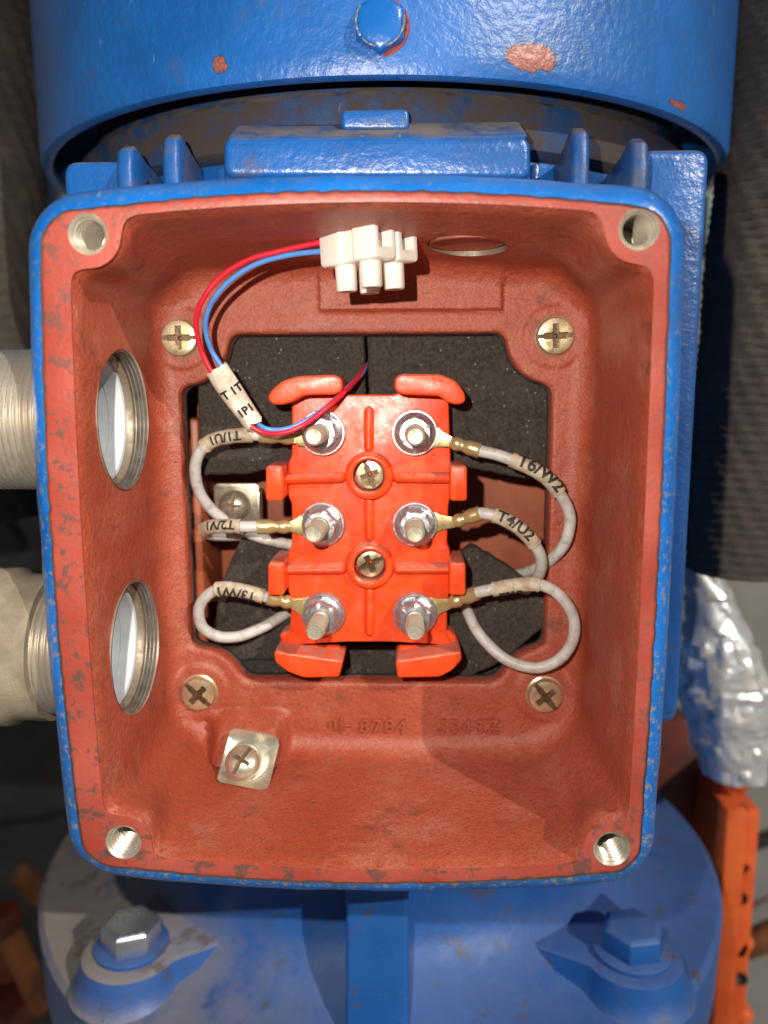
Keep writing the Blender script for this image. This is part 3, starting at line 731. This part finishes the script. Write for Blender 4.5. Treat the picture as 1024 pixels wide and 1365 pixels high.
foam([(630, 728), (660, 745), (738, 795), (728, 830), (672, 880), (590, 920), (590, 760)], 58.0, 63, 'black pointed foam flap under the lower right wires', tiltv=(-.10, .05))
foam([(300, 862), (420, 840), (640, 845), (665, 880), (680, 930), (300, 930)], 64, 72, 'black foam strip along the bottom of the recess')
# earth clip inside the recess
E1 = thing('inner_earth_clip', tuple(P(316, 668, 76)), 'folded zinc earth clip with domed screw inside the recess at left', 'earth clamp')
pp = [P(*q, 72) for q in ((285, 644), (346, 644), (346, 700), (285, 700))]
c = MB(); c.prism(rrect(pp[0][0], pp[1][0], pp[2][2], pp[0][2], 1.8), 71.5, 72.6, .3); c.build('clip_plate', M['clamp'], E1)
c = MB(); c.box((pp[1][0]+.3, 69.5, (pp[1][2]+pp[2][2])/2), (.9, 5.0, 9.5)); c.build('folded_tab', M['clamp'], E1, bevel=.25)
place(SLOT, 'clip_screw', None, E1, P(313, 674, 71.5), (0, -1, .15), 1.5)

# ------------------------------------------------------------------ terminal block
YD = 50.5                        # deck plane
TB = thing('terminal_block', tuple(P(492, 690, 66)), 'bright orange moulded terminal block with six studs', 'terminal block')
def mir(p): return p
out = [(389, 524), (440, 522), (448, 526), (526, 526), (534, 522), (598, 524), (599, 560), (601, 615), (601, 660), (598, 672), (596, 725), (600, 732), (600, 790), (596, 800), (596, 846), (604, 862), (530, 862), (524, 857), (458, 857), (452, 862), (378, 862), (386, 846), (389, 800), (384, 788), (384, 735), (389, 727), (389, 672), (384, 660), (384, 618), (389, 606)]
c = MB(); c.prism(round_poly([XZ(a, b_, YD) for a, b_ in out], .9, 3), YD, 60, .5); deck = c.build('deck', M['orange'], TB)
cs = []
for px, py in ((492, 635), (493, 755)):
    p = P(px, py, YD-2); k = MB(); k.lathe([(4.6, -5), (4.6, 20)], (p[0], YD, p[2]), (0, 1, 0), 40); cs.append(k.build('c', M['orange']))
cut(deck, cs)
c = MB(); c.prism(round_poly([XZ(a, b_, 60) for a, b_ in ((400, 540), (590, 540), (590, 840), (400, 840))], 1), 60, 84, 0); c.build('base', M['orange'], TB)
def guard(pxs, yf, yb=58, r=1.0, bev=.6):
    c = MB(); c.prism(round_poly([XZ(a, b_, yf) for a, b_ in pxs], r, 4), yf, yb, bev); return c.build('wire_guard', M['orange'], TB)
YG = 42.0
guard([(356, 530), (362, 520), (376, 508), (397, 501), (446, 499), (456, 504), (456, 521), (447, 526), (405, 527), (388, 536), (376, 540), (362, 539)], YG)
guard([(526, 504), (535, 498), (588, 499), (607, 507), (620, 524), (621, 536), (610, 540), (598, 537), (586, 528), (535, 526), (526, 520)], YG)
for x0, x1, y0, y1 in ((354, 377, 621, 668), (600, 623, 621, 668), (357, 379, 750, 794), (599, 621, 750, 794)):
    guard([(x0, y0), (x1, y0), (x1, y1), (x0, y1)], YG)
guard([(365, 868), (458, 881), (452, 903), (405, 904), (383, 896), (366, 882)], YG)
guard([(527, 881), (615, 868), (616, 880), (603, 894), (586, 903), (530, 904)], YG)
for pxs in ([(372, 846), (388, 840), (455, 846), (452, 872), (440, 884), (405, 884), (382, 874)], [(530, 846), (598, 840), (610, 850), (604, 870), (584, 884), (534, 884)]): guard(pxs, YD+.8, 59)
# ribs across the deck
def rib(a, b_, w, h):
    p = P(*a, YD); q = P(*b_, YD); d = Vector(q-p); L = d.length; r = d.to_track_quat('X', 'Y').to_matrix()
    R = []
    n = 12
    ends = [(-L/2, .25), (-L/2+.5, .7), (-L/2+1.2, 1), (L/2-1.2, 1), (L/2-.5, .7), (L/2, .25)]
    for u, s in ends:
        R.append([Vector((p+q)/2) + (d.normalized()*u) + Vector((0, -1, 0))*(max(math.sin(t), -.3)*h*s) + d.normalized().cross(Vector((0, -1, 0)))*(math.cos(t)*w/2*s) for t in np.linspace(0, 2*math.pi, 16, endpoint=False)])
    c = MB(); c.rings(R); return c.build('rib', M['orange'], TB)
for a, b_ in (((492, 541), (492, 604)), ((492, 662), (493, 722)), ((493, 782), (493, 848))): rib(a, b_, 2.8, 1.9)
for a, b_ in (((376, 638), (462, 636)), ((522, 636), (604, 637)), ((378, 758), (463, 757)), ((523, 757), (604, 757))): rib(a, b_, 3.2, 2.9)
SC2 = screw_mesh(4.0, .4, 1.2)
for k, (px, py) in enumerate(((492, 635), (493, 755))):
    p = P(px, py, YD-2)
    c = MB(); c.lathe([(6.7, -.2), (6.4, 1.9), (5.9, 2.4), (5.1, 2.5), (4.5, 2.1), (4.35, -3.6), (.01, -3.7)], (p[0], YD, p[2]), (0, -1, 0), 48, caps=(False, False)); c.build('screw_boss', M['orange'], TB)
    place(SC2, 'mounting_screw', None, TB, (p[0], YD+2.8, p[2]), (0, -1, 0), (.35, .45)[k] + (1.57 if k == 0 else 0))
# studs with flanged nuts
STUDS = {k: P(*q, 48.5) for k, q in dict(tl=(430, 577), tr=(553, 577), ml=(430, 699), mr=(553, 699), bl=(431, 819), br=(553, 819)).items()}
ST = {}
for k, p in STUDS.items(): ST[k] = np.array([p[0], YD, p[2]])
g = [-12.9-.9, 11.6]; 
stud_prof = [(2.5, 0), (2.5, 9.0)]; h = 9.0
while h < 16.6: stud_prof += [(2.5, h), (2.28, h+.3)]; h += .6
stud_prof += [(2.4, 16.8), (2.05, 17.5), (1.95, 17.6), (1.85, 17.3), (.01, 17.2)]
c = MB(); c.lathe(stud_prof, n=28, caps=(False, False)); o = c.build('s', M['stud']); STUD_ME = o.data; bpy.data.objects.remove(o)
c = MB(); c.lathe([(2.4, .9), (6.05, .9), (6.15, 1.1), (6.15, 2.0), (5.95, 2.25), (2.4, 2.3)], n=56, caps=(False, False)); o = c.build('s', M['zinc']); WASH_ME = o.data; bpy.data.objects.remove(o)
# nut: round flange that rises into a hexagon with a chamfered crown
R = []
def hexr(a, af): 
    a = (a + math.pi/6) % (math.pi/3) - math.pi/6; return af/2/math.cos(a)
n = 72
for kk, (rad_, hx, z) in enumerate(((2.3, 0, 2.3), (5.5, 0, 2.3), (5.6, 0, 2.7), (5.35, 0, 3.1), (4.6, .5, 3.6), (4.3, 1, 3.9), (4.3, 1, 6.3), (4.15, .8, 6.75), (3.9, .0, 7.0), (2.75, 0, 7.05), (2.45, 0, 6.7), (2.4, 0, 6.0))):
    R.append([(lambda a: ((rad_*(1-hx)+hexr(a, 8.0)*hx)*math.cos(a), (rad_*(1-hx)+hexr(a, 8.0)*hx)*math.sin(a), z))(2*math.pi*j/n) for j in range(n)])
c = MB(); c.rings(R, caps=(False, False)); o = c.build('s', M['zinc'], sharp=28); NUT_ME = o.data; bpy.data.objects.remove(o)
for i, (k, p) in enumerate(ST.items()):
    lean = (-.035 if k[1] == 'l' else .0, -1, (.0, .01, -.015)[i//2])
    s = place(STUD_ME, 'stud', None, TB, p, lean, i*.7)
    for me, nm in ((WASH_ME, 'washer'), (NUT_ME, 'nut')):
        o = bpy.data.objects.new(nm, me); COL.objects.link(o); o.parent = s; o.rotation_euler = (0, 0, 1.1*i+.3 if nm == 'nut' else 0)

# ------------------------------------------------------------------ lead wires with ring lugs and printed sleeves
def path_text(path, s0, txt, size, r, v0, flip, ref, bold=.03):
    v, f = font_mesh(txt, size, .02, bold); L = arclen(path); T = tangents(path)
    w = v[:,0].max(); c = MB(); out = []
    for x, y_, z in v:
        s = s0 + x; y2 = (-(y_-size*.35) if flip else y_-size*.35) + v0
        p = np.array([np.interp(s, L, path[:,k]) for k in range(3)]); t = np.array([np.interp(s, L, T[:,k]) for k in range(3)]); t /= np.linalg.norm(t)
        a = ref - t*np.dot(ref, t); a /= np.linalg.norm(a); b_ = np.cross(t, a)
        if b_[2] < 0 and abs(t[0]) > .3 and t[0]*1 < 0: b_ = -b_
        b_ = -b_ if np.dot(b_, [0, 0, 1]) < 0 else b_
        ph = y2/r; out.append(p + (r+.16+z)*(math.cos(ph)*a + math.sin(ph)*b_))
    c.add(out, f); return c
TOCAM = np.array([.08, -1.0, .25])
def lug(stud, b0, b1, parent, w=6.2):
    s = ST[stud] - np.array([0, .55, 0]); a = np.array(b0); e = np.array(b1)
    d = (a-s); L = np.linalg.norm(d[[0, 2]]); u = np.array([d[0], 0, d[2]])/L; v = np.array([-u[2], 0, u[0]])
    # flat palm: ring round the stud narrowing to the barrel
    poly = []
    for t in np.linspace(math.pi*.30, math.pi*1.70, 30): poly.append((s[0]+4.6*(math.cos(t)*u[0]+math.sin(t)*v[0]), s[2]+4.6*(math.cos(t)*u[2]+math.sin(t)*v[2])))
    for q, wd in ((5.4, 3.0), (7.2, 2.1), (L-.3, 1.45), (L+.6, 1.45)): poly.append((s[0]+u[0]*q-v[0]*wd, s[2]+u[2]*q-v[2]*wd))
    for q, wd in reversed(((5.4, 3.0), (7.2, 2.1), (L-.3, 1.45), (L+.6, 1.45))): poly.append((s[0]+u[0]*q+v[0]*wd, s[2]+u[2]*q+v[2]*wd))
    c = MB(); c.prism(poly, -.45, .45, .15)
    dist = lambda x, z: (x-s[0])*u[0]+(z-s[2])*u[2]
    c.v = [(x, y + s[1] + (a[1]-s[1])*sstep(dist(x, z), 5.0, L), z) for x, y, z in c.v]
    lo = c.build('ring_lug', M['brass'], parent)
    n = 20; path = np.array([a + (e-a)*t for t in np.linspace(0, 1, n)])
    rr_ = [1.35 + .45*sstep(t, 0, .18) - .38*math.exp(-((t-.42)/.10)**2) + .12*sstep(t, .55, .65) + .1*sstep(t, .93, 1.0) for t in np.linspace(0, 1, n)]
    c = MB(); c.tube(path, [x*1.08 for x in rr_], 20); c.build('crimp_barrel', M['brass'], lo)
def lead(stud, barrel, pts_, sl, txt, label, flip=False, v0=0.0, size=3.1, r=1.58, toff=1.2, ref=TOCAM):
    b0 = P(*barrel[0]); b1 = P(*barrel[1])
    path = spline([b1 + (b0-b1)*.25, b1] + [P(*q) for q in pts_])
    path = path + np.array([[.16*mnoise.noise(Vector((i*.11, 3, b1[2]))), .1*mnoise.noise(Vector((i*.13, 7, b1[2]))), .16*mnoise.noise(Vector((i*.12, 11, b1[0])))] for i in range(len(path))])*np.clip(np.arange(len(path))/12-.4, 0, 1)[:,None]
    T_ = thing('lead_wire', tuple(b1), label, 'wire', 'grey motor lead wires')
    rr_ = np.array([r*(1+.015*mnoise.noise(Vector((i*.2, 0, r)))) for i in range(len(path))])
    c = MB(); c.tube(path, rr_, 16); c.build('insulation', M['insul'], T_)
    lug(stud, b0, b1, T_)
    s0 = nearest_s(path, P(*sl[0])); s1 = nearest_s(path, P(*sl[1])); q = sub_path(path, s0, s1, 44)
    rs = [r*1.27 + .08*mnoise.noise(Vector((i*.23, s0, 2))) + .12*(math.exp(-i/1.2)+math.exp(-(43-i)/1.2)) for i in range(44)]
    c = MB(); R0 = []
    Tq = tangents(q); nq = frames(q, Tq)
    for i in range(44):
        a = nq[i]; b_ = np.cross(Tq[i], a)
        ring = []
        for t in np.linspace(0, 2*math.pi, 22, endpoint=False):
            e = .35*mnoise.noise(Vector((math.cos(t)*1.6, math.sin(t)*1.6, s0+(5 if i < 22 else 9))))*(1 if i in (0, 43) else 0)
            ring.append(q[i] + Tq[i]*e*1.6 + rs[i]*(math.cos(t)*a+math.sin(t)*b_)*(1+.02*mnoise.noise(Vector((math.cos(t)*2, math.sin(t)*2, i*.3)))))
        R0.append(ring)
    c.rings(R0, caps=(False, False)); so = c.build('marker_sleeve', M['sleeve'], T_)
    if txt: path_text(path, s0+toff, txt, size, r*1.27+.12, v0, flip, ref).build('lettering', M['ink'], so, smooth=False)
lead('tr', ((601, 589, 48.2), (640, 601, 46.5)), [(662, 606, 46), (690, 616, 45.3), (725, 634, 45), (748, 660, 45.6), (760, 690, 47), (754, 722, 48), (735, 746, 51), (710, 760, 57.5), (690, 766, 63.5), (660, 771, 67), (635, 772, 71)],
     ((682, 613, 45.5), (747, 655, 45.4)), 'T6/W2', 'grey lead wire with legible T6/W2 sleeve from the top right stud', toff=1.4, size=4.6, v0=.5)
lead('mr', ((605, 696, 48.2), (640, 684, 46.5)), [(655, 686, 45.8), (675, 693, 45), (698, 709, 44.6), (714, 728, 45), (722, 748, 46.5), (718, 768, 49.5), (707, 782, 54), (697, 786, 60), (685, 786, 68)],
     ((659, 687, 45.6), (713, 726, 45)), 'T4/U2', 'grey lead wire with T4/U2 sleeve from the middle right stud', toff=1.0, size=4.0, v0=.2)
lead('br', ((600, 804, 48.0), (636, 790, 45.5)), [(660, 785, 44.6), (690, 780, 44), (722, 780, 43.6), (748, 795, 43.8), (764, 823, 44.5), (764, 852, 45.3), (748, 877, 46), (720, 890, 46.8), (690, 886, 47.8), (660, 868, 50), (637, 842, 53.5), (622, 812, 58.5), (612, 790, 63)],
     ((655, 786, 44.7), (720, 780, 43.6)), 'T5/V2', 'grey lead wire looping widest, from the bottom right stud', toff=1.6, size=2.6, v0=-2.3)
lead('tl', ((392, 584, 47.6), (346, 580, 46.6)), [(330, 580, 46), (305, 582, 46), (280, 589, 46.6), (265, 606, 48), (260, 630, 50.5), (266, 656, 54), (283, 680, 58), (310, 700, 60), (345, 716, 60), (392, 727, 62)],
     ((336, 580, 46), (273, 595, 47.2)), 'T1/U1', 'grey lead wire from the top left stud, behind the pale two wire sleeve', flip=True, toff=2.6, size=3.3, v0=-.5)
lead('ml', ((387, 702, 48.2), (343, 702, 46.8)), [(325, 702, 46.5), (305, 701, 47), (287, 702, 48.5), (275, 705, 51.5), (276, 711, 56), (300, 714, 61), (340, 714, 65), (395, 716, 70)],
     ((322, 702, 46.5), (274, 706, 52)), 'T2/V1', 'grey lead wire with T2/V1 sleeve from the middle left stud', flip=True, toff=1.4, size=3.3, v0=.1)
lead('bl', ((389, 804, 48.0), (356, 796, 46.3)), [(340, 792, 45.8), (315, 786, 45.2), (292, 785, 45.4), (274, 796, 46.4), (265, 815, 48), (270, 836, 50), (290, 848, 52), (320, 848, 54), (350, 836, 57), (382, 818, 62), (400, 808, 66)],
     ((352, 795, 46.2), (290, 785, 45.4)), 'T3/W1', 'grey lead wire with small tight loop from the bottom left stud', flip=True, toff=2.0, size=3.6, v0=-.9)

# ------------------------------------------------------------------ thermistor pair, sleeve and white connector
def thin(name, mat, q, label, r=.66):
    pth = spline([P(*a) for a in q], .6); c = MB(); c.tube(pth, r, 12); o = c.build(name, mat, None, org=tuple(pth[0])); return tag(o, label, 'wire', 'thin thermistor wires')
thin('sensor_wire', M['red_wire'], [(440, 321, 25.0), (428, 323, 25.5), (380, 333, 27.0), (330, 347, 28.0), (292, 371, 29.0), (268, 404, 30.0), (261, 432, 32.5), (268, 465, 35.0), (284, 499, 36.25), (310, 536, 37.5), (334, 567, 38.0), (352, 577, 38.0), (378, 577, 37.5), (405, 566, 38.0), (435, 544, 41.0), (462, 519, 47.0), (480, 500, 54.0), (487, 486, 62.0)],
     'thin red wire from the white connector through the pale sleeve')
thin('sensor_wire', M['blue_wire'], [(440, 334, 25.0), (428, 335, 25.5), (385, 340, 27.6), (342, 352, 28.6), (308, 373, 29.4), (283, 402, 31.0), (274, 432, 33.0), (280, 462, 35.0), (296, 490, 36.25), (318, 526, 38.0), (340, 561, 39.0), (355, 571.5, 40.2), (380, 572, 40.4), (405, 562, 40.8), (437, 541, 42.5), (464, 516, 48.0), (482, 499, 55.0), (489, 486, 63.0)],
     'thin blue wire from the white connector through the pale sleeve')
sp_ = spline([P(*a) for a in ((289, 492, 35.6), (303, 514, 36.6), (321, 540, 37.7), (339, 565, 38.2))], .5)
n = len(sp_); T = tangents(sp_); R0 = []
for i in range(n):
    t = T[i]; a = TOCAM - t*np.dot(TOCAM, t); a /= np.linalg.norm(a); b_ = np.cross(t, a); k = i/(n-1)
    wide = 2.95 + .15*math.sin(k*5) - .2*k; thick = 1.75 + .1*math.sin(k*7+1)
    ring = []
    for th in np.linspace(0, 2*math.pi, 28, endpoint=False):
        cx = math.cos(th); sx = math.sin(th); w_ = wide*np.sign(cx)*abs(cx)**.8; h_ = thick*np.sign(sx)*abs(sx)**.8*(1 - .16*math.exp(-(cx/.3)**2))
        e = (1.3*mnoise.noise(Vector((cx*1.9, sx*1.9, 4 if i == 0 else 8))) if i in (0, n-1) else 0)
        ring.append(sp_[i] + t*e + b_*w_ + a*h_)
    R0.append(ring)
SL = thing('marker_sleeve', tuple(sp_[0]), 'pale flat sleeve with black print holding the red and blue wires', 'cable marker')
c = MB(); c.rings(R0, caps=(False, False)); so = c.build('sleeve_tube', M['sleeve_clear'], SL)
def flat_text(txt, s_mm, across, size, name='lettering'):
    v, f = font_mesh(txt, size, .02, .04); L = arclen(sp_); out = []
    for x, y_, z in v:                                   # text runs across the sleeve
        u = x + across; s = s_mm - y_
        p = np.array([np.interp(s, L, sp_[:,k]) for k in range(3)]); t = np.array([np.interp(s, L, T[:,k]) for k in range(3)]); t /= np.linalg.norm(t)
        a = TOCAM - t*np.dot(TOCAM, t); a /= np.linalg.norm(a); b_ = np.cross(t, a); b_ = -b_ if b_[0] < 0 else b_
        cx = np.clip(u/2.95, -.98, .98); h_ = 1.82*(1-abs(cx)**2.5)**.4*(1 - .16*math.exp(-(cx/.3)**2))
        out.append(p + b_*u + a*(h_+.22))
    c = MB(); c.add(out, f); c.build(name, M['ink'], so, smooth=False)
flat_text('T 1T', 7.4, -2.75, 2.9); flat_text('1P1', 13.4, -2.1, 3.0)

CN = P(491, 326, 25)
CON = thing('wire_connector', tuple(CN), 'white nylon two pole screw connector hanging on the thin red and blue wires', 'connector')
ax = Vector((math.cos(rad(40)), -math.sin(rad(40)), .0)); ay = Vector((math.sin(rad(40)), math.cos(rad(40)), 0)); az = Vector((0, 0, 1))
RM = Matrix((ax, ay, az)).transposed()
rollm = Matrix.Rotation(rad(-3), 3, 'Y'); RM = rollm @ RM
def cl(x, y, z): return Vector(CN) + RM @ Vector((x, y, z))
for k, dy in enumerate((-3.9, 3.9)):
    q = rrect(-3.5, 3.5, -4.6, 5.0, 1.0, 4)
    R0 = [[cl(x, dy+a*s, b_*s2) for a, b_ in q] for x, s, s2 in ((-8.6, .93, .95), (-8.1, 1, 1), (-2.2, 1, 1), (-1.2, .8, .96), (1.2, .8, .96), (2.2, 1, 1), (8.1, 1, 1), (8.6, .93, .95))]
    c = MB(); c.rings(R0); po = c.build('pole_housing', M['nylon'], CON)
    cs = []
    for s in (-1, 1):
        c = MB(); hole = rrect(-2.1, 2.1, -2.2, 2.9, .9, 4); c.rings([[cl(s*(x), dy+a, b_) for a, b_ in hole] for x in (3.6, 12)]); cs.append(c.build('c', M['nylon']))
    cut(po, cs)
    for s in (-1, 1):
        c = MB(); c.lathe([(1.9, 0), (1.9, 5), (.9, 5), (.9, .5), (.01, .5)], cl(s*1.0, dy, .2), RM @ Vector((s, 0, 0)), 20, caps=(False, False)); c.build('clamp_tube', M['dark_steel'], po)
        c = MB(); c.lathe([(2.5, 4.0), (2.5, -1), (2.42, -5.6), (2.2, -6.0), (1.55, -6.0), (1.5, -4.2), (.01, -4.2)], cl(s*3.9, dy, -4.3), RM @ az, 30, caps=(False, False)); c.build('screw_tower', M['nylon'], CON)
        c = MB(); c.lathe([(1.3, 0), (.01, 0)], cl(s*3.9, dy, -8.7), RM @ az, 16, caps=(False, False)); c.build('clamp_screw', M['zinc'], CON)
c = MB(); c.box(cl(0, 0, .8), (9.5, 4.2, 5.5), RM); c.build('bridge', M['nylon'], CON, bevel=.6)

# ------------------------------------------------------------------ hoses, foil, orange casting and things behind
def hose(axis_px, y, r, label, pitch=4.2, dep=.32, rp=None, cap_px=None):
    pth = spline([P(*q, y) for q in axis_px], 1.05); R0 = []; Tn = tangents(pth); nr = frames(pth, Tn); nseg = 72
    for i, p in enumerate(pth):
        a = nr[i]; b_ = np.cross(Tn[i], a); ring = []
        for j in range(nseg):
            t = 2*math.pi*j/nseg
            w = dep*math.sin(i*1.05/pitch*2*math.pi + .6*math.sin(3*t)) + .35*math.sin(18*t + i*.5) + 1.6*mnoise.noise(Vector((p[2]*.03, math.cos(t), math.sin(t)+y)))
            ring.append(p + (r + w)*(math.cos(t)*a + math.sin(t)*b_))
        R0.append(ring)
    c = MB(); c.rings(R0); o = c.build('woven_hose', M['woven'], None, org=tuple(pth[0])); return tag(o, label, 'hose', 'black woven hoses beside the motor')
hose([(-22, -260), (-20, 0), (-16, 250), (-12, 480), (0, 640), (10, 690)], 150, 20, 'black woven hose left of the fan hood')
hose([(1066, -260), (1054, 0), (1034, 300), (1006, 560), (994, 758)], 128, 21, 'black woven hose right of the motor', pitch=3.2)
hose([(-70, -260), (-66, 0), (-60, 300), (-50, 640)], 190, 22, 'second black woven hose at the left picture edge')
# foil wrapped pipe
R0 = []; rngf = random.Random(3)
prof = [(925, 745, 20), (940, 775, 30), (948, 820, 42), (955, 870, 58), (962, 920, 64), (968, 960, 60), (974, 995, 52), (978, 1030, 44)]
pth = spline([P(a, b_, 172) for a, b_, _ in prof], 2.0); hw = np.interp(np.linspace(0, 1, len(pth)), np.linspace(0, 1, len(prof)), [q[2] for q in prof])*.318
for i, p in enumerate(pth):
    ring = []
    for j in range(56):
        t = 2*math.pi*j/56; d = Vector((math.cos(t), math.sin(t), 0)); v3 = Vector((p[0]*.0+d.x*hw[i]*.11, d.y*hw[i]*.11, p[2]*.11))
        w = 1 + .22*abs(mnoise.noise(v3*.7)) + .16*abs(mnoise.noise(v3*1.5+Vector((5, 2, 1)))) - .12
        ring.append((p[0]+d.x*hw[i]*w, p[1]+d.y*hw[i]*w, p[2]))
    R0.append(ring)
c = MB(); c.rings(R0); tag(c.build('foil_wrap', M['foil'], None, org=tuple(pth[-1]), sharp=14), 'crumpled silver foil wrapped round a pipe right of the box', 'foil')
# small foil scrap between hood and right hose
c = MB(); q = P(944, 520, 150); R0 = []
for i in range(8):
    R0.append([(q[0]+(3.5+1.5*mnoise.noise(Vector((i, j*.8, 1))))*math.cos(j*math.pi/5), q[1]+4*math.sin(j*math.pi/5), q[2]-9+i*2.6) for j in range(10)])
c.rings(R0); tag(c.build('foil_scrap', M['foil'], None, org=tuple(q), sharp=10), 'small scrap of silver foil beside the right hose', 'foil')
# orange casting
OC = thing('orange_casting', tuple(P(965, 1365, 200)), 'orange painted ribbed casting below the foil wrap at right', 'casting')
c = MB(); x0 = P(944, 1200, 200); x1 = P(972, 1200, 200); c.box(((x0[0]+x1[0])/2, 205, -225), (x1[0]-x0[0], 40, 130)); c.build('flange_face', M['orange_paint'], OC, bevel=1.5)
x2 = P(996, 1200, 205); c = MB(); c.box(((x1[0]+x2[0])/2-1, 211, -228), (x2[0]-x1[0]-2, 36, 128)); c.build('rib_strip', M['orange_paint'], OC, bevel=1.5)
for py in (1035, 1150, 1255, 1350):
    q = P(992, py, 200); c = MB(); c.box((q[0]-3, 208, q[2]), (9, 30, 13), Matrix.Rotation(.5, 3, 'Y')); c.build('bolt_lug', M['orange_paint'], OC, bevel=3, seg=3)
    q = P(977, py+32, 200); c = MB(); c.lathe([(3.2, 1.2), (3.4, 0), (2.2, -.5), (.01, -3)], (q[0], 191.0, q[2]), (0, -1, 0), 20, caps=(False, False)); c.build('bolt_hole', M['black'], OC)
c = MB(); q0 = P(880, 985, 225); q1 = P(958, 1150, 225); c.box(((q0[0]+q1[0])/2, 235, (q0[2]+q1[2])/2-20), (q1[0]-q0[0]+6, 20, q0[2]-q1[2]+60)); tag(c.build('steel_bracket', M['rust'], None, org=(q0[0], 235, q1[2]-40), bevel=2), 'dark red brown steel plate between the flange and the orange casting', 'bracket')
# pipe bits at the right edge
def rod(p, q, r, name, mat, label, cat): 
    c = MB(); c.tube(np.array([p + (q-p)*t for t in np.linspace(0, 1, 12)]), r, 20); return tag(c.build(name, mat, None, org=tuple(p)), label, cat)
rod(P(990, 1215, 260), P(1060, 1180, 250), 2.2, 'thin_rod', M['zinc'], 'thin pale rod at the right edge beside the orange casting', 'rod')
rod(P(990, 1262, 270), P(1080, 1225, 265), 8, 'pipe', M['rust_orange'], 'rusty pipe at the lower right edge', 'pipe')
rod(P(985, 1130, 420), P(1200, 1060, 420), 6, 'cable', M['black'], 'black cable in front of the grey wall at right', 'cable')
q = P(957, 300, 230); c = MB(); c.box((q[0], 236, q[2]), (11, 12, 29))
MT = thing('plastic_box', tuple(q), 'small pale green plastic block between the motor and the right hose', 'plastic block')
c.build('block_body', M['mint'], MT, bevel=2); c2 = MB(); c2.box((q[0]+3, 229.6, q[2]+2), (3, 1.2, 4)); c2.build('block_latch', M['dark'], MT, bevel=.3)
# dark machinery at the left, rusty brackets, white cylinder
c = MB(); c.lathe([(.01, 0), (150, 0), (158, 6), (158, 430), (.01, 440)], (-300, 470, -480), (0, 0, 1), 64, caps=(False, False)); 
TK = thing('dark_tank', (-300, 470, -480), 'dark grey blurred tank behind the left side of the flange', 'tank'); c.build('tank_body', M['dark'], TK)
c = MB(); c.lathe([(159, 0), (163, 2), (163, 10), (159, 12)], (-300, 470, -260), (0, 0, 1), 64, caps=(False, False)); c.build('tank_band', M['dark'], TK)
RB = thing('rusty_bracket', tuple(P(60, 1300, 300)), 'blurred rusty orange bracket at the lower left edge', 'bracket')
bar(P(12, 1245, 290), P(60, 1345, 285), 14, 9, 'strap', RB, M['rust_orange'], 1)
bar(P(-40, 1330, 310), P(40, 1350, 300), 40, 20, 'foot', RB, M['rust'], 2)
bar(P(-30, 1230, 330), P(40, 1230, 330), 60, 50, 'backing_plate', RB, M['rust'], 3)
RC = thing('rusty_stub', tuple(P(50, 1165, 330)), 'short blurred rusty orange stub left of the flange', 'bracket')
bar(P(28, 1150, 330), P(80, 1195, 330), 24, 18, 'stub_bar', RC, M['rust_orange'], 3)
bar(P(35, 1120, 345), P(90, 1150, 345), 24, 22, 'stub_plate', RC, M['rust'], 3)
WP = P(58, 262, 260); c = MB(); c.lathe([(9, -34), (10, -32), (10, 16), (9, 18)], tuple(WP), (0, 0, 1), 40); tag(c.build('white_cylinder', M['white'], None, org=tuple(WP)), 'white cylinder between left hose and motor', 'pipe')  # plain white cylinder added to fill the pale gap beside the hood
c = MB(); c.lathe([(26, -16), (30, -12), (30, 12), (26, 16)], tuple(P(-10, 735, 300)), (0, 1, 0), 40); tag(c.build('grey_coupling', M['dark'], None, org=tuple(P(-10, 735, 300))), 'dark round coupling between the two conduits at left edge', 'coupling')
